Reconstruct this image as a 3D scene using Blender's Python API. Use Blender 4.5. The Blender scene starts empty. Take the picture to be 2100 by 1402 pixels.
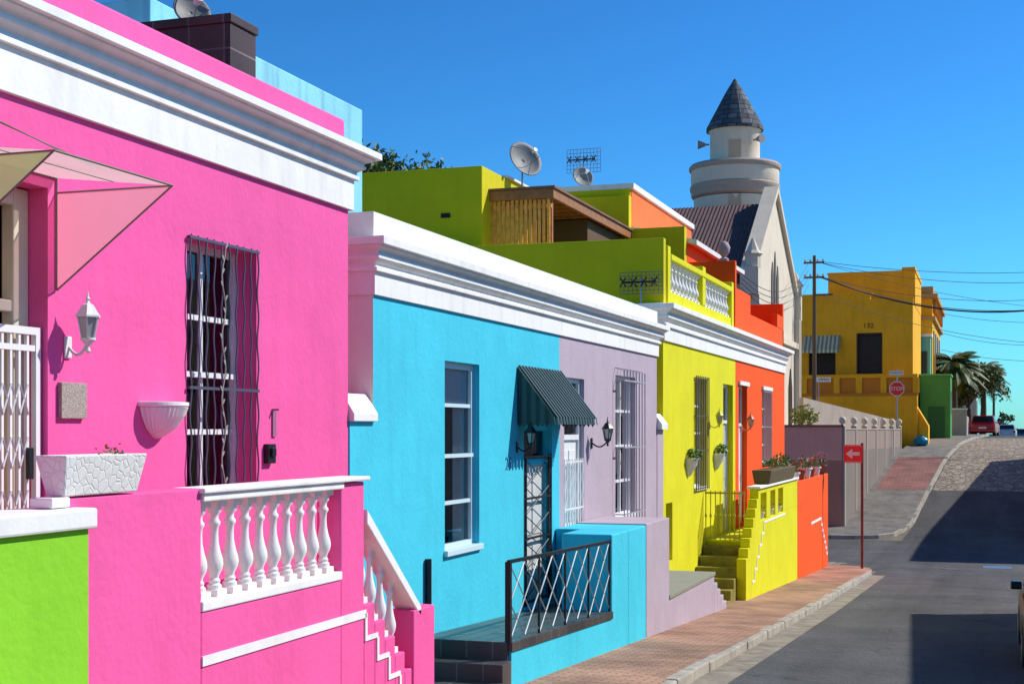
import bpy, math, random
from mathutils import Vector, Matrix
random.seed(7)
D=bpy.data; SC=bpy.context.scene; COL=SC.collection
F=2900.0; YAW=math.atan(980/F); cy=math.cos(YAW); sy=math.sin(YAW)
# camera-matching survey helpers: photo column -> position along a real wall plane
def Yu(u,X):
    k=(u-1050)/F; return X*(cy+k*sy)/(k*cy-sy)
def Xu(u,Y):
    k=(u-1050)/F; return Y*(k*cy-sy)/(cy+k*sy)
def Zv(v,X,Y): return (880-v)*(-sy*X+cy*Y)/F
# ------------------------------------------------------------ mesh builder
class B:
    def __init__(s): s.v=[]; s.f=[]
    def poly(s,pts):
        n=len(s.v); s.v+= [tuple(p) for p in pts]; s.f.append(tuple(range(n,n+len(pts)))); return s
    def box(s,x0,x1,y0,y1,z0,z1):
        n=len(s.v)
        s.v+=[(x0,y0,z0),(x1,y0,z0),(x1,y1,z0),(x0,y1,z0),(x0,y0,z1),(x1,y0,z1),(x1,y1,z1),(x0,y1,z1)]
        s.f+=[tuple(n+i for i in q) for q in ((0,3,2,1),(4,5,6,7),(0,1,5,4),(1,2,6,5),(2,3,7,6),(3,0,4,7))]; return s
    def sbox(s,x0,x1,y0,y1,z0,z1,za,zb):
        n=len(s.v)
        s.v+=[(x0,y0,z0),(x1,y0,z0),(x1,y1,z1),(x0,y1,z1),(x0,y0,za),(x1,y0,za),(x1,y1,zb),(x0,y1,zb)]
        s.f+=[tuple(n+i for i in q) for q in ((0,3,2,1),(4,5,6,7),(0,1,5,4),(1,2,6,5),(2,3,7,6),(3,0,4,7))]; return s
    def prism(s,pts,vec):
        n=len(s.v); m=len(pts); vec=Vector(vec)
        s.v+=[tuple(p) for p in pts]+[tuple(Vector(p)+vec) for p in pts]
        s.f.append(tuple(n+i for i in range(m))[::-1]); s.f.append(tuple(n+m+i for i in range(m)))
        for i in range(m):
            j=(i+1)%m; s.f.append((n+i,n+j,n+m+j,n+m+i))
        return s
    def tube(s,pts,r,n=6,cap=True):
        pts=[Vector(p) for p in pts]; rs=r if isinstance(r,(list,tuple)) else [r]*len(pts)
        b=len(s.v); up=None
        for i,p in enumerate(pts):
            t=(pts[min(i+1,len(pts)-1)]-pts[max(i-1,0)]).normalized()
            if up is None:
                up=Vector((0,0,1)) if abs(t.z)<.9 else Vector((1,0,0))
            a=t.cross(up).normalized(); q=a.cross(t).normalized(); up=q
            for k in range(n):
                an=2*math.pi*k/n; s.v.append(tuple(p+(a*math.cos(an)+q*math.sin(an))*rs[i]))
        for i in range(len(pts)-1):
            for k in range(n):
                k2=(k+1)%n; s.f.append((b+i*n+k,b+i*n+k2,b+(i+1)*n+k2,b+(i+1)*n+k))
        if cap:
            s.f.append(tuple(b+k for k in range(n))[::-1]); s.f.append(tuple(b+(len(pts)-1)*n+k for k in range(n)))
        return s
    def cyl(s,p0,p1,r0,r1=None,n=12): return s.tube([p0,p1],[r0,r0 if r1 is None else r1],n)
    def lathe(s,cx,cyy,cz,prof,n=16,a0=0,a1=2*math.pi,flute=0,sc=1):
        full=abs(a1-a0-2*math.pi)<1e-6; m=n if full else n+1; b=len(s.v)
        for (r,z) in prof:
            for k in range(m):
                a=a0+(a1-a0)*k/n; rr=r*(1+(flute if k%2 else 0))
                s.v.append((cx+rr*math.cos(a)*sc,cyy+rr*math.sin(a)*sc,cz+z*sc))
        for i in range(len(prof)-1):
            for k in range(n):
                k2=(k+1)%m; s.f.append((b+i*m+k,b+i*m+k2,b+(i+1)*m+k2,b+(i+1)*m+k))
        s.f.append(tuple(b+k for k in range(m))[::-1]); s.f.append(tuple(b+(len(prof)-1)*m+k for k in range(m)))
        return s
    def sweep(s,prof,path,cap=True):
        b=len(s.v); m=len(prof)
        for (x,y,nx,ny) in path:
            for (e,z) in prof: s.v.append((x+nx*e,y+ny*e,z))
        for i in range(len(path)-1):
            for k in range(m):
                k2=(k+1)%m; s.f.append((b+i*m+k,b+i*m+k2,b+(i+1)*m+k2,b+(i+1)*m+k))
        if cap:
            s.f.append(tuple(b+k for k in range(m))); s.f.append(tuple(b+(len(path)-1)*m+k for k in range(m))[::-1])
        return s
    def leaf(s,p,size,d=None):
        p=Vector(p); d=Vector((random.gauss(0,1),random.gauss(0,1),random.gauss(0,1))).normalized() if d is None else d
        a=d.orthogonal().normalized(); a.rotate(Matrix.Rotation(random.random()*6.28,3,d)); w=d.cross(a)
        l=size*random.uniform(.7,1.3)
        s.poly([p-a*l,p+w*l*.45,p+a*l,p-w*l*.45]); return s
    def mesh(s,name,smooth=False):
        import bmesh
        me=D.meshes.new(name); me.from_pydata(s.v,[],s.f); me.update()
        bm=bmesh.new(); bm.from_mesh(me); bmesh.ops.recalc_face_normals(bm,faces=bm.faces); bm.to_mesh(me); bm.free()
        if smooth:
            for p in me.polygons: p.use_smooth=True
        return me
WL={}
def link(o,parent=None):
    COL.objects.link(o)
    if parent is not None:
        o.parent=parent; o.matrix_parent_inverse=Matrix.Translation(-WL[parent.name])
    return o
def O(b,name,mat,parent=None,smooth=False,bevel=0,loc=None,label=None):
    me=b if not isinstance(b,B) else b.mesh(name,smooth)
    o=D.objects.new(name,me)
    if mat is not None and not me.materials: me.materials.append(mat)
    if loc is not None: o.location=loc
    link(o,parent); WL[o.name]=Vector(loc) if loc is not None else Vector((0,0,0))
    if bevel:
        m=o.modifiers.new('bevel','BEVEL'); m.width=bevel; m.segments=2; m.limit_method='ANGLE'
    if smooth and isinstance(b,B):
        try: me.set_sharp_from_angle(angle=math.radians(40))
        except Exception: pass
    if label: o['label']=label
    return o
def T(name,label,cat,loc,group=None):
    e=D.objects.new(name,None); e.location=loc; e.empty_display_size=.2; COL.objects.link(e)
    WL[e.name]=Vector(loc); e['label']=label; e['category']=cat
    if group: e['group']=group
    return e
def PT(name,parent,loc=None):
    loc=Vector(loc) if loc is not None else WL[parent.name]
    e=D.objects.new(name,None); e.empty_display_size=.1; e.location=loc; link(e,parent); WL[e.name]=Vector(loc); return e
def tag(o,label,cat,group=None):
    o['label']=label; o['category']=cat
    if group: o['group']=group
    return o
def structure(o): o['kind']='structure'; return o
# ------------------------------------------------------------ materials
MC={}
def mat(name,col,rough=.75,var=.08,vs=1.5,bump=.0,bs=30,streak=0,metal=0,spec=.35):
    if name in MC: return MC[name]
    m=D.materials.new(name); m.use_nodes=True; nt=m.node_tree; N=nt.nodes; L=nt.links
    p=N['Principled BSDF']; p.inputs['Roughness'].default_value=rough; p.inputs['Metallic'].default_value=metal
    p.inputs['Specular IOR Level'].default_value=spec
    tc=N.new('ShaderNodeTexCoord'); co=tc.outputs['Object']
    n1=N.new('ShaderNodeTexNoise'); n1.inputs['Scale'].default_value=vs; n1.inputs['Detail'].default_value=7; n1.inputs['Roughness'].default_value=.68
    L.new(co,n1.inputs['Vector'])
    mr=N.new('ShaderNodeMapRange'); mr.inputs['From Min'].default_value=.3; mr.inputs['From Max'].default_value=.7
    mr.inputs['To Min'].default_value=1-var; mr.inputs['To Max'].default_value=1+var; L.new(n1.outputs['Fac'],mr.inputs['Value'])
    fac=mr.outputs[0]
    if streak:
        mp=N.new('ShaderNodeMapping'); mp.inputs['Scale'].default_value=(4,4,.5); L.new(co,mp.inputs['Vector'])
        n2=N.new('ShaderNodeTexNoise'); n2.inputs['Scale'].default_value=1.3; n2.inputs['Detail'].default_value=6; L.new(mp.outputs[0],n2.inputs['Vector'])
        m2=N.new('ShaderNodeMapRange'); m2.inputs['From Min'].default_value=.5; m2.inputs['From Max'].default_value=.8
        m2.inputs['To Min'].default_value=1; m2.inputs['To Max'].default_value=1-streak; L.new(n2.outputs['Fac'],m2.inputs['Value'])
        mu=N.new('ShaderNodeMath'); mu.operation='MULTIPLY'; L.new(fac,mu.inputs[0]); L.new(m2.outputs[0],mu.inputs[1]); fac=mu.outputs[0]
    vm=N.new('ShaderNodeVectorMath'); vm.operation='SCALE'; vm.inputs[0].default_value=col; L.new(fac,vm.inputs['Scale'])
    L.new(vm.outputs[0],p.inputs['Base Color'])
    if bump:
        n3=N.new('ShaderNodeTexNoise'); n3.inputs['Scale'].default_value=bs; n3.inputs['Detail'].default_value=5; L.new(co,n3.inputs['Vector'])
        n4=N.new('ShaderNodeTexNoise'); n4.inputs['Scale'].default_value=bs*.13; n4.inputs['Detail'].default_value=3; L.new(co,n4.inputs['Vector'])
        ad=N.new('ShaderNodeMath'); ad.operation='MULTIPLY_ADD'; ad.inputs[1].default_value=2.5
        L.new(n4.outputs['Fac'],ad.inputs[0]); L.new(n3.outputs['Fac'],ad.inputs[2])
        bp=N.new('ShaderNodeBump'); bp.inputs['Strength'].default_value=bump; bp.inputs['Distance'].default_value=.02
        L.new(ad.outputs[0],bp.inputs['Height']); L.new(bp.outputs[0],p.inputs['Normal'])
    MC[name]=m; return m
def stucco(name,col,**k):
    kw=dict(rough=.85,var=.075,vs=.8,bump=.26,bs=18,streak=.08,spec=.2); kw.update(k); return mat(name,col,**kw)
def brickmat(name,c1,c2,cm,w,h,ms=.01,bump=.4,rough=.85,rot=None,offset=.5,var=.25):
    m=D.materials.new(name); m.use_nodes=True; nt=m.node_tree; N=nt.nodes; L=nt.links; p=N['Principled BSDF']
    p.inputs['Roughness'].default_value=rough; p.inputs['Specular IOR Level'].default_value=.3
    tc=N.new('ShaderNodeTexCoord'); mp=N.new('ShaderNodeMapping'); L.new(tc.outputs['Object'],mp.inputs['Vector'])
    if rot: mp.inputs['Rotation'].default_value=rot
    b=N.new('ShaderNodeTexBrick'); b.offset=offset; b.inputs['Scale'].default_value=1; b.inputs['Brick Width'].default_value=w; b.inputs['Row Height'].default_value=h
    b.inputs['Mortar Size'].default_value=ms; b.inputs['Color1'].default_value=(*c1,1); b.inputs['Color2'].default_value=(*c2,1); b.inputs['Mortar'].default_value=(*cm,1)
    L.new(mp.outputs[0],b.inputs['Vector'])
    n1=N.new('ShaderNodeTexNoise'); n1.inputs['Scale'].default_value=.9; n1.inputs['Detail'].default_value=8; L.new(tc.outputs['Object'],n1.inputs['Vector'])
    mr=N.new('ShaderNodeMapRange'); mr.inputs['From Min'].default_value=.3; mr.inputs['From Max'].default_value=.7; mr.inputs['To Min'].default_value=1-var; mr.inputs['To Max'].default_value=1+var
    L.new(n1.outputs['Fac'],mr.inputs['Value'])
    vm=N.new('ShaderNodeVectorMath'); vm.operation='SCALE'; L.new(b.outputs['Color'],vm.inputs[0]); L.new(mr.outputs[0],vm.inputs['Scale']); L.new(vm.outputs[0],p.inputs['Base Color'])
    bp=N.new('ShaderNodeBump'); bp.invert=True; bp.inputs['Strength'].default_value=bump; bp.inputs['Distance'].default_value=.01; L.new(b.outputs['Fac'],bp.inputs['Height']); L.new(bp.outputs[0],p.inputs['Normal'])
    return m
def cellmat(name,c1,c2,cm,scale,edge=.06,bump=.8,rough=.8,dist=.02):
    m=D.materials.new(name); m.use_nodes=True; nt=m.node_tree; N=nt.nodes; L=nt.links; p=N['Principled BSDF']; p.inputs['Roughness'].default_value=rough
    tc=N.new('ShaderNodeTexCoord')
    v=N.new('ShaderNodeTexVoronoi'); v.inputs['Scale'].default_value=scale; L.new(tc.outputs['Object'],v.inputs['Vector'])
    e=N.new('ShaderNodeTexVoronoi'); e.feature='DISTANCE_TO_EDGE'; e.inputs['Scale'].default_value=scale; L.new(tc.outputs['Object'],e.inputs['Vector'])
    sp=N.new('ShaderNodeSeparateColor'); L.new(v.outputs['Color'],sp.inputs[0])
    mx=N.new('ShaderNodeMix'); mx.data_type='RGBA'; mx.inputs[6].default_value=(*c1,1); mx.inputs[7].default_value=(*c2,1); L.new(sp.outputs[0],mx.inputs[0])
    mr=N.new('ShaderNodeMapRange'); mr.inputs['From Max'].default_value=edge; L.new(e.outputs['Distance'],mr.inputs['Value'])
    m2=N.new('ShaderNodeMix'); m2.data_type='RGBA'; m2.inputs[6].default_value=(*cm,1); L.new(mx.outputs[2],m2.inputs[7]); L.new(mr.outputs[0],m2.inputs[0]); L.new(m2.outputs[2],p.inputs['Base Color'])
    bp=N.new('ShaderNodeBump'); bp.inputs['Strength'].default_value=bump; bp.inputs['Distance'].default_value=dist; L.new(mr.outputs[0],bp.inputs['Height']); L.new(bp.outputs[0],p.inputs['Normal'])
    return m
def glassmat():
    m=D.materials.new('window_glass'); m.use_nodes=True; nt=m.node_tree; N=nt.nodes; L=nt.links
    for n in list(N):
        if n.type!='OUTPUT_MATERIAL': N.remove(n)
    out=[n for n in N][0]
    t=N.new('ShaderNodeBsdfTransparent'); t.inputs[0].default_value=(.85,.88,.88,1); g=N.new('ShaderNodeBsdfGlossy'); g.inputs['Roughness'].default_value=.02
    lw=N.new('ShaderNodeLayerWeight'); lw.inputs[0].default_value=.25; ad=N.new('ShaderNodeMath'); ad.operation='ADD'; ad.inputs[1].default_value=.05; L.new(lw.outputs['Fresnel'],ad.inputs[0])
    mx=N.new('ShaderNodeMixShader'); L.new(ad.outputs[0],mx.inputs[0]); L.new(t.outputs[0],mx.inputs[1]); L.new(g.outputs[0],mx.inputs[2]); L.new(mx.outputs[0],out.inputs['Surface']); return m
def translucent(name,col,tr=.35):
    m=D.materials.new(name); m.use_nodes=True; nt=m.node_tree; N=nt.nodes; L=nt.links; p=N['Principled BSDF']; out=[n for n in N if n.type=='OUTPUT_MATERIAL'][0]
    p.inputs['Base Color'].default_value=(*col,1); p.inputs['Roughness'].default_value=.35
    w=N.new('ShaderNodeTexWave'); w.inputs['Scale'].default_value=22; w.bands_direction='Y'; tc=N.new('ShaderNodeTexCoord'); L.new(tc.outputs['Object'],w.inputs['Vector'])
    bp=N.new('ShaderNodeBump'); bp.inputs['Strength'].default_value=.5; bp.inputs['Distance'].default_value=.01; L.new(w.outputs['Fac'],bp.inputs['Height']); L.new(bp.outputs[0],p.inputs['Normal'])
    tl=N.new('ShaderNodeBsdfTranslucent'); tl.inputs[0].default_value=(*col,1); tp=N.new('ShaderNodeBsdfTransparent'); tp.inputs[0].default_value=(*[min(1,c_*1.15) for c_ in col],1)
    m1=N.new('ShaderNodeMixShader'); m1.inputs[0].default_value=.55; L.new(p.outputs[0],m1.inputs[1]); L.new(tl.outputs[0],m1.inputs[2])
    m2=N.new('ShaderNodeMixShader'); m2.inputs[0].default_value=tr; L.new(m1.outputs[0],m2.inputs[1]); L.new(tp.outputs[0],m2.inputs[2]); L.new(m2.outputs[0],out.inputs['Surface']); return m
PINK=stucco('pink_paint',(.87,.115,.36)); WHITE=stucco('white_paint',(.84,.83,.79),var=.05,bump=.15,streak=.16)
SIDEW=stucco('weathered_white_paint',(.82,.82,.72),streak=.2)
GREEN=stucco('green_paint',(.26,.64,.03)); BLUE=stucco('sky_blue_paint',(.06,.58,.74)); LILAC=stucco('lilac_paint',(.47,.385,.445))
LIME=stucco('lime_paint',(.72,.68,.01)); LIME_SHADE=stucco('shaded_lime_paint',(.64,.56,.008)); ORANGE=stucco('orange_paint',(.92,.10,.010)); SALMON=stucco('light_orange_paint',(.92,.18,.045))  # darker lime copy: shade of walls turned from the sun put into colour
CREAM=stucco('cream_paint',(.72,.61,.46)); TOWER=stucco('tower_cream_paint',(.86,.72,.54)); OCHRE=stucco('ochre_paint',(.88,.44,.02),var=.12,streak=.15); OCHRE2=stucco('brown_trim_paint',(.60,.22,.03)); DGREEN=stucco('green_house_paint',(.07,.28,.08))
TEAL=stucco('teal_paint',(.20,.48,.43)); PALEBLUE=stucco('pale_blue_paint',(.28,.66,.76),streak=.35); GREYW=stucco('grey_wall_paint',(.23,.20,.175)); MAUVE=stucco('mauve_paint',(.90,.42,.30)); BROWNW=stucco('brown_wall_paint',(.55,.24,.16))
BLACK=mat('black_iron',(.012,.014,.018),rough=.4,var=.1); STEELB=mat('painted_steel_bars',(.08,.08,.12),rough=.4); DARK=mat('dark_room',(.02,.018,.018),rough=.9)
WGLOSS=mat('white_gloss_paint',(.80,.80,.79),rough=.4,var=.04,bump=.05); CURT=mat('curtain_fabric',(.80,.77,.70),rough=.9,var=.12)
FBLUE=mat('pale_blue_gloss',(.58,.76,.82),rough=.45,var=.04); CREAMF=mat('cream_frame',(.66,.60,.46),rough=.5); YEL=mat('yellow_room',(.50,.32,.04),rough=.9)
GLASS=glassmat(); LAMPG=mat('frosted_lamp_glass',(.35,.36,.34),rough=.15,spec=.6); GREYM=mat('galvanised_metal',(.35,.36,.37),rough=.4,metal=.7); DISHM=mat('dish_grey',(.22,.22,.21),rough=.6,var=.15,vs=4)
WOOD=mat('varnished_wood',(.36,.14,.035),rough=.55,var=.3,vs=6,bump=.2,bs=12); CORR=mat('dark_corrugated_metal',(.018,.045,.042),rough=.5,var=.2,spec=.3); CORR2=mat('grey_green_metal_stripe',(.05,.09,.085),rough=.5,var=.2,spec=.3); ROOFM=mat('brown_corrugated_roof',(.15,.085,.08),rough=.8,var=.2,vs=2,spec=.2)
SLATEC=brickmat('slate_shingles',(.16,.17,.18),(.07,.08,.09),(.02,.02,.025),.5,.28,ms=.02,rot=(math.radians(90),0,0)); TILED=brickmat('dark_slate_tile',(.11,.05,.035),(.05,.028,.022),(.16,.12,.10),.40,.42,ms=.010,rough=.5,rot=(math.radians(90),0,0),offset=0,var=.6)
STEPT=brickmat('dark_step_tile',(.035,.034,.034),(.06,.056,.055),(.12,.11,.10),.3,.3,ms=.008,rough=.4,offset=0,var=.5); FLOORT=brickmat('teal_grey_floor_tile',(.06,.09,.095),(.09,.12,.12),(.02,.02,.02),.2,.2,ms=.010,rough=.4,offset=0,var=.4)
PAVER=brickmat('red_brick_paving',(.48,.26,.16),(.34,.185,.12),(.17,.13,.10),.22,.11,ms=.010,var=.35); KERB=mat('concrete_kerb',(.38,.34,.28),rough=.9,var=.3,vs=3,bump=.4,bs=20)
CONC=mat('grey_concrete',(.24,.23,.22),rough=.9,var=.2,vs=2,bump=.4,bs=20)
COBBLE=cellmat('cobblestone',(.20,.155,.11),(.42,.34,.25),(.07,.058,.045),3.4,edge=.13); STONEP=cellmat('carved_stone',(.72,.71,.66),(.76,.75,.71),(.68,.67,.62),17,edge=.10,bump=.5,dist=.006); PEBBLE=cellmat('pebble_dash',(.28,.22,.18),(.62,.56,.48),(.22,.17,.14),170,edge=.12,bump=.5,dist=.003)
RED=mat('sign_red',(.55,.015,.02),rough=.4,var=.05); TERRA=mat('terracotta',(.30,.12,.06),rough=.85,bump=.2); RUBBER=mat('tyre_rubber',(.02,.02,.02),rough=.8); BLUEBAG=mat('blue_plastic',(.02,.30,.42),rough=.3,var=.2)
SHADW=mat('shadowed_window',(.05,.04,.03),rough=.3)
def foliage(name,a,b,sc=2.5):
    m=D.materials.new(name); m.use_nodes=True; nt=m.node_tree; N=nt.nodes; L=nt.links; p=N['Principled BSDF']; p.inputs['Roughness'].default_value=.55
    tc=N.new('ShaderNodeTexCoord'); n=N.new('ShaderNodeTexNoise'); n.inputs['Scale'].default_value=sc; n.inputs['Detail'].default_value=4; L.new(tc.outputs['Object'],n.inputs['Vector'])
    mx=N.new('ShaderNodeMix'); mx.data_type='RGBA'; mx.inputs[6].default_value=(*a,1); mx.inputs[7].default_value=(*b,1)
    mr=N.new('ShaderNodeMapRange'); mr.inputs['From Min'].default_value=.35; mr.inputs['From Max'].default_value=.65; L.new(n.outputs['Fac'],mr.inputs['Value']); L.new(mr.outputs[0],mx.inputs[0]); L.new(mx.outputs[2],p.inputs['Base Color']); return m
LEAF=foliage('leaf_green',(.035,.07,.012),(.12,.16,.025)); LEAF2=foliage('plant_green',(.05,.11,.02),(.14,.24,.04),8); BARK=mat('bark',(.13,.085,.055),rough=.95,bump=.6,bs=12); FLOWR=mat('red_petals',(.65,.02,.04),rough=.5); FLOWP=mat('pink_petals',(.6,.10,.25),rough=.5)
PALM=foliage('palm_leaf',(.035,.075,.015),(.13,.19,.04))
# ------------------------------------------------------------ ground
TB=[(-200,8),(16,-3.0),(30,-3.76),(46,-4.5),(52,-4.62),(60,-4.58),(63,-4.4),(70,-3.0),(78,-1.55),(85,-.9),(95,-.58),(105,-.46),(112,-.5),(150,-.95),(200,-2.5),(400,-18),(6000,-40)]
def g0(y):
    for (a,za),(b,zb) in zip(TB,TB[1:]):
        if y<=b: return za+(zb-za)*(y-a)/(b-a)
    return TB[-1][1]
def g(y): return sum(g0(y+d) for d in (-1.5,-.75,0,.75,1.5))/5
def bend(y): return max(0,y-61)*.077
ys=[-200,-100,-50]+list(range(-20,130,1))+list(range(130,420,10))+[600,1000,2000,4000,6000]
def sheet(name,xl,xr,y0,y1,dz,m):
    b=B(); yy=sorted(set([y0,y1]+[y for y in ys if y0<y<y1]))
    for i in range(len(yy)-1):
        a,c_=yy[i],yy[i+1]
        L0,R0,L1,R1=xl(a),xr(a),xl(c_),xr(c_)
        b.poly([(L0,a,g(a)+dz),(R0,a,g(a)+dz),(R1,c_,g(c_)+dz),(L1,c_,g(c_)+dz)])
    return structure(O(b,name,m))
def asphalt():
    m=mat('asphalt',(.078,.077,.076),rough=.92,var=.30,vs=.5,bump=.5,bs=60); nt=m.node_tree; N=nt.nodes; L=nt.links
    vm=[n for n in N if n.type=='VECT_MATH'][0]; p=N['Principled BSDF']; tc=[n for n in N if n.type=='TEX_COORD'][0]
    n=N.new('ShaderNodeTexNoise'); n.inputs['Scale'].default_value=40; n.inputs['Detail'].default_value=3; L.new(tc.outputs['Object'],n.inputs['Vector'])
    e=N.new('ShaderNodeTexVoronoi'); e.feature='DISTANCE_TO_EDGE'; e.inputs['Scale'].default_value=.22
    nn=N.new('ShaderNodeTexNoise'); nn.inputs['Scale'].default_value=2; L.new(tc.outputs['Object'],nn.inputs['Vector'])
    ad=N.new('ShaderNodeVectorMath'); ad.operation='ADD'; L.new(tc.outputs['Object'],ad.inputs[0]); L.new(nn.outputs['Color'],ad.inputs[1]); L.new(ad.outputs[0],e.inputs['Vector'])
    mr=N.new('ShaderNodeMapRange'); mr.inputs['From Max'].default_value=.008; mr.inputs['To Min'].default_value=.5; L.new(e.outputs['Distance'],mr.inputs['Value'])
    m3=N.new('ShaderNodeMapRange'); m3.inputs['From Min'].default_value=.3; m3.inputs['From Max'].default_value=.7; m3.inputs['To Min'].default_value=.6; m3.inputs['To Max'].default_value=1.4; L.new(n.outputs['Fac'],m3.inputs['Value'])
    mp=N.new('ShaderNodeMapping'); mp.inputs['Scale'].default_value=(1.1,.05,1); L.new(tc.outputs['Object'],mp.inputs['Vector'])
    nb=N.new('ShaderNodeTexNoise'); nb.inputs['Scale'].default_value=1; nb.inputs['Detail'].default_value=4; L.new(mp.outputs[0],nb.inputs['Vector'])
    mb=N.new('ShaderNodeMapRange'); mb.inputs['From Min'].default_value=.35; mb.inputs['From Max'].default_value=.65; mb.inputs['To Min'].default_value=.78; mb.inputs['To Max'].default_value=1.2; L.new(nb.outputs['Fac'],mb.inputs['Value'])
    mm=N.new('ShaderNodeMath'); mm.operation='MULTIPLY'; L.new(mr.outputs[0],mm.inputs[0]); L.new(m3.outputs[0],mm.inputs[1])
    m5=N.new('ShaderNodeMath'); m5.operation='MULTIPLY'; L.new(mm.outputs[0],m5.inputs[0]); L.new(mb.outputs[0],m5.inputs[1])
    v2=N.new('ShaderNodeVectorMath'); v2.operation='SCALE'; L.new(vm.outputs[0],v2.inputs[0]); L.new(m5.outputs[0],v2.inputs['Scale']); L.new(v2.outputs[0],p.inputs['Base Color']); return m
ASPH=asphalt()
EARTH=mat('dry_ground',(.16,.14,.10),rough=.95,var=.3,bump=.4)
sheet('ground',lambda y:-3000,lambda y:3000,-200,6000,-.02,EARTH)
KX=-3.4
sheet('road',lambda y:KX+bend(y) ,lambda y:4.6+bend(y),-60,400,0,ASPH)
sheet('cross_street',lambda y:-60,lambda y:60,46.9,60.0,-.006,ASPH)
sheet('cobbled_road',lambda y:KX+bend(y)+.05,lambda y:4.5+bend(y),70.5,96,.006,COBBLE)
structure(O(B().poly([(-9,47,g(47)+.004),(-5.2,47.2,g(47.2)+.004),(-4.6,49.5,g(49.5)+.004),(-9,51.5,g(51.5)+.004)]),'cobbled_patch',COBBLE))
b=B()
for y in range(-20,44): b.poly([(KX-.02,y,g(y)+.006),(KX+.42,y,g(y)+.004),(KX+.42,y+1,g(y+1)+.004),(KX-.02,y+1,g(y+1)+.006)])
structure(O(b,'road_gutter',mat('gutter_concrete',(.26,.225,.17),rough=.9,var=.45,vs=2.5,bump=.3)))
def pavement(name,path,inner,m,h=.13):
    b=B()
    for i in range(len(path)-1):
        p,q=path[i],path[i+1]; a,c_=inner[i],inner[i+1]
        b.poly([(a[0],a[1],g(a[1])+h),(p[0],p[1],g(p[1])+h),(q[0],q[1],g(q[1])+h),(c_[0],c_[1],g(c_[1])+h)])
    structure(O(b,name,m))
def kerb(name,path,h=.135,w=.16):
    b=B(); P=[Vector((x,y)) for x,y in path]
    for i in range(len(P)-1):
        a,c_=P[i],P[i+1]; n=max(1,round((c_-a).length/.95))
        for k in range(n):
            s0=a.lerp(c_,k/n); s1=a.lerp(c_,(k+1)/n-.014/max(.1,(c_-a).length)); d=(s1-s0).normalized(); nn=Vector((-d.y,d.x))
            j=random.uniform(-.010,.010); jj=random.uniform(-.010,.010)
            q=[s0+nn*w,s0-nn*jj,s1-nn*jj,s1+nn*w]
            n0=len(b.v); b.v+=[(t.x,t.y,g(t.y)-.1) for t in q]+[(t.x,t.y,g(t.y)+h+j) for t in q]
            b.f+=[tuple(n0+z for z in qq) for qq in ((0,3,2,1),(4,5,6,7),(0,1,5,4),(1,2,6,5),(2,3,7,6),(3,0,4,7))]
    structure(O(b,name,KERB,bevel=.02))
pth=[(KX,y) for y in range(-20,44,1)]+[(KX-.02,44.6),(KX-.15,45.6),(KX-.55,46.4),(KX-1.3,46.85),(KX-2.4,47.0),(-9,47.05),(-20,47.05)]
inn=[(-5.2,y) for y in range(-20,44,1)]+[(-5.2,43.6),(-5.2,43.8),(-5.2,44),(-5.4,44.2),(-6,44.3),(-9,44.3),(-20,44.3)]
pavement('pavement',[(p[0]-.1,p[1]) if i<64 else p for i,p in enumerate(pth)],inn,PAVER); kerb('kerb',pth)
far=[(-30,60.2),(-9,60.2),(-5.4,60.25),(-4.4,60.6),(-3.8,61.4),(-3.5,62.6)]+[(KX+bend(y),y) for y in range(64,110,2)]
fin=[(-30,63),(-9,63),(-6.1,63),(-6.05,63.02),(-6.0,63.04),(-6.0,63.1)]+[(-6.05+bend(y)-.15,y) for y in range(64,110,2)]
pavement('far_pavement',far,fin,mat('worn_tar_pavement',(.18,.165,.145),rough=.9,var=.4,vs=1.5,bump=.4)); kerb('far_kerb',far)
b=B()
for y in (70,72,74,76): b.poly([(-5.9+bend(y),y,g(y)+.137),(KX-.2+bend(y),y,g(y)+.137),(KX-.2+bend(y+2),y+2,g(y+2)+.137),(-5.9+bend(y+2),y+2,g(y+2)+.137)])
structure(O(b,'red_paved_strip',brickmat('red_paving',(.32,.125,.10),(.24,.10,.08),(.14,.10,.09),.4,.2,ms=.02,var=.3)))
y=48.2; x=Xu(1950,y); o=O(B().lathe(x,y,g(y)+.004,[(.34,0),(.34,.012),(.30,.012),(.30,.006),(.0,.008)],20),'manhole_cover',mat('cast_iron',(.12,.115,.11),rough=.6,bump=.3,bs=60)); tag(o,'round cast iron manhole cover set in the asphalt','manhole cover')
y=49.5;x=Xu(2045,y); o=O(B().box(x-.45,x+.45,y-.4,y+.4,g(y)-.02,g(y)+.012),'drain_cover',mat('blue_metal',(.10,.20,.33),rough=.5)); tag(o,'rectangular blue metal utility cover in the road','utility cover')
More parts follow.
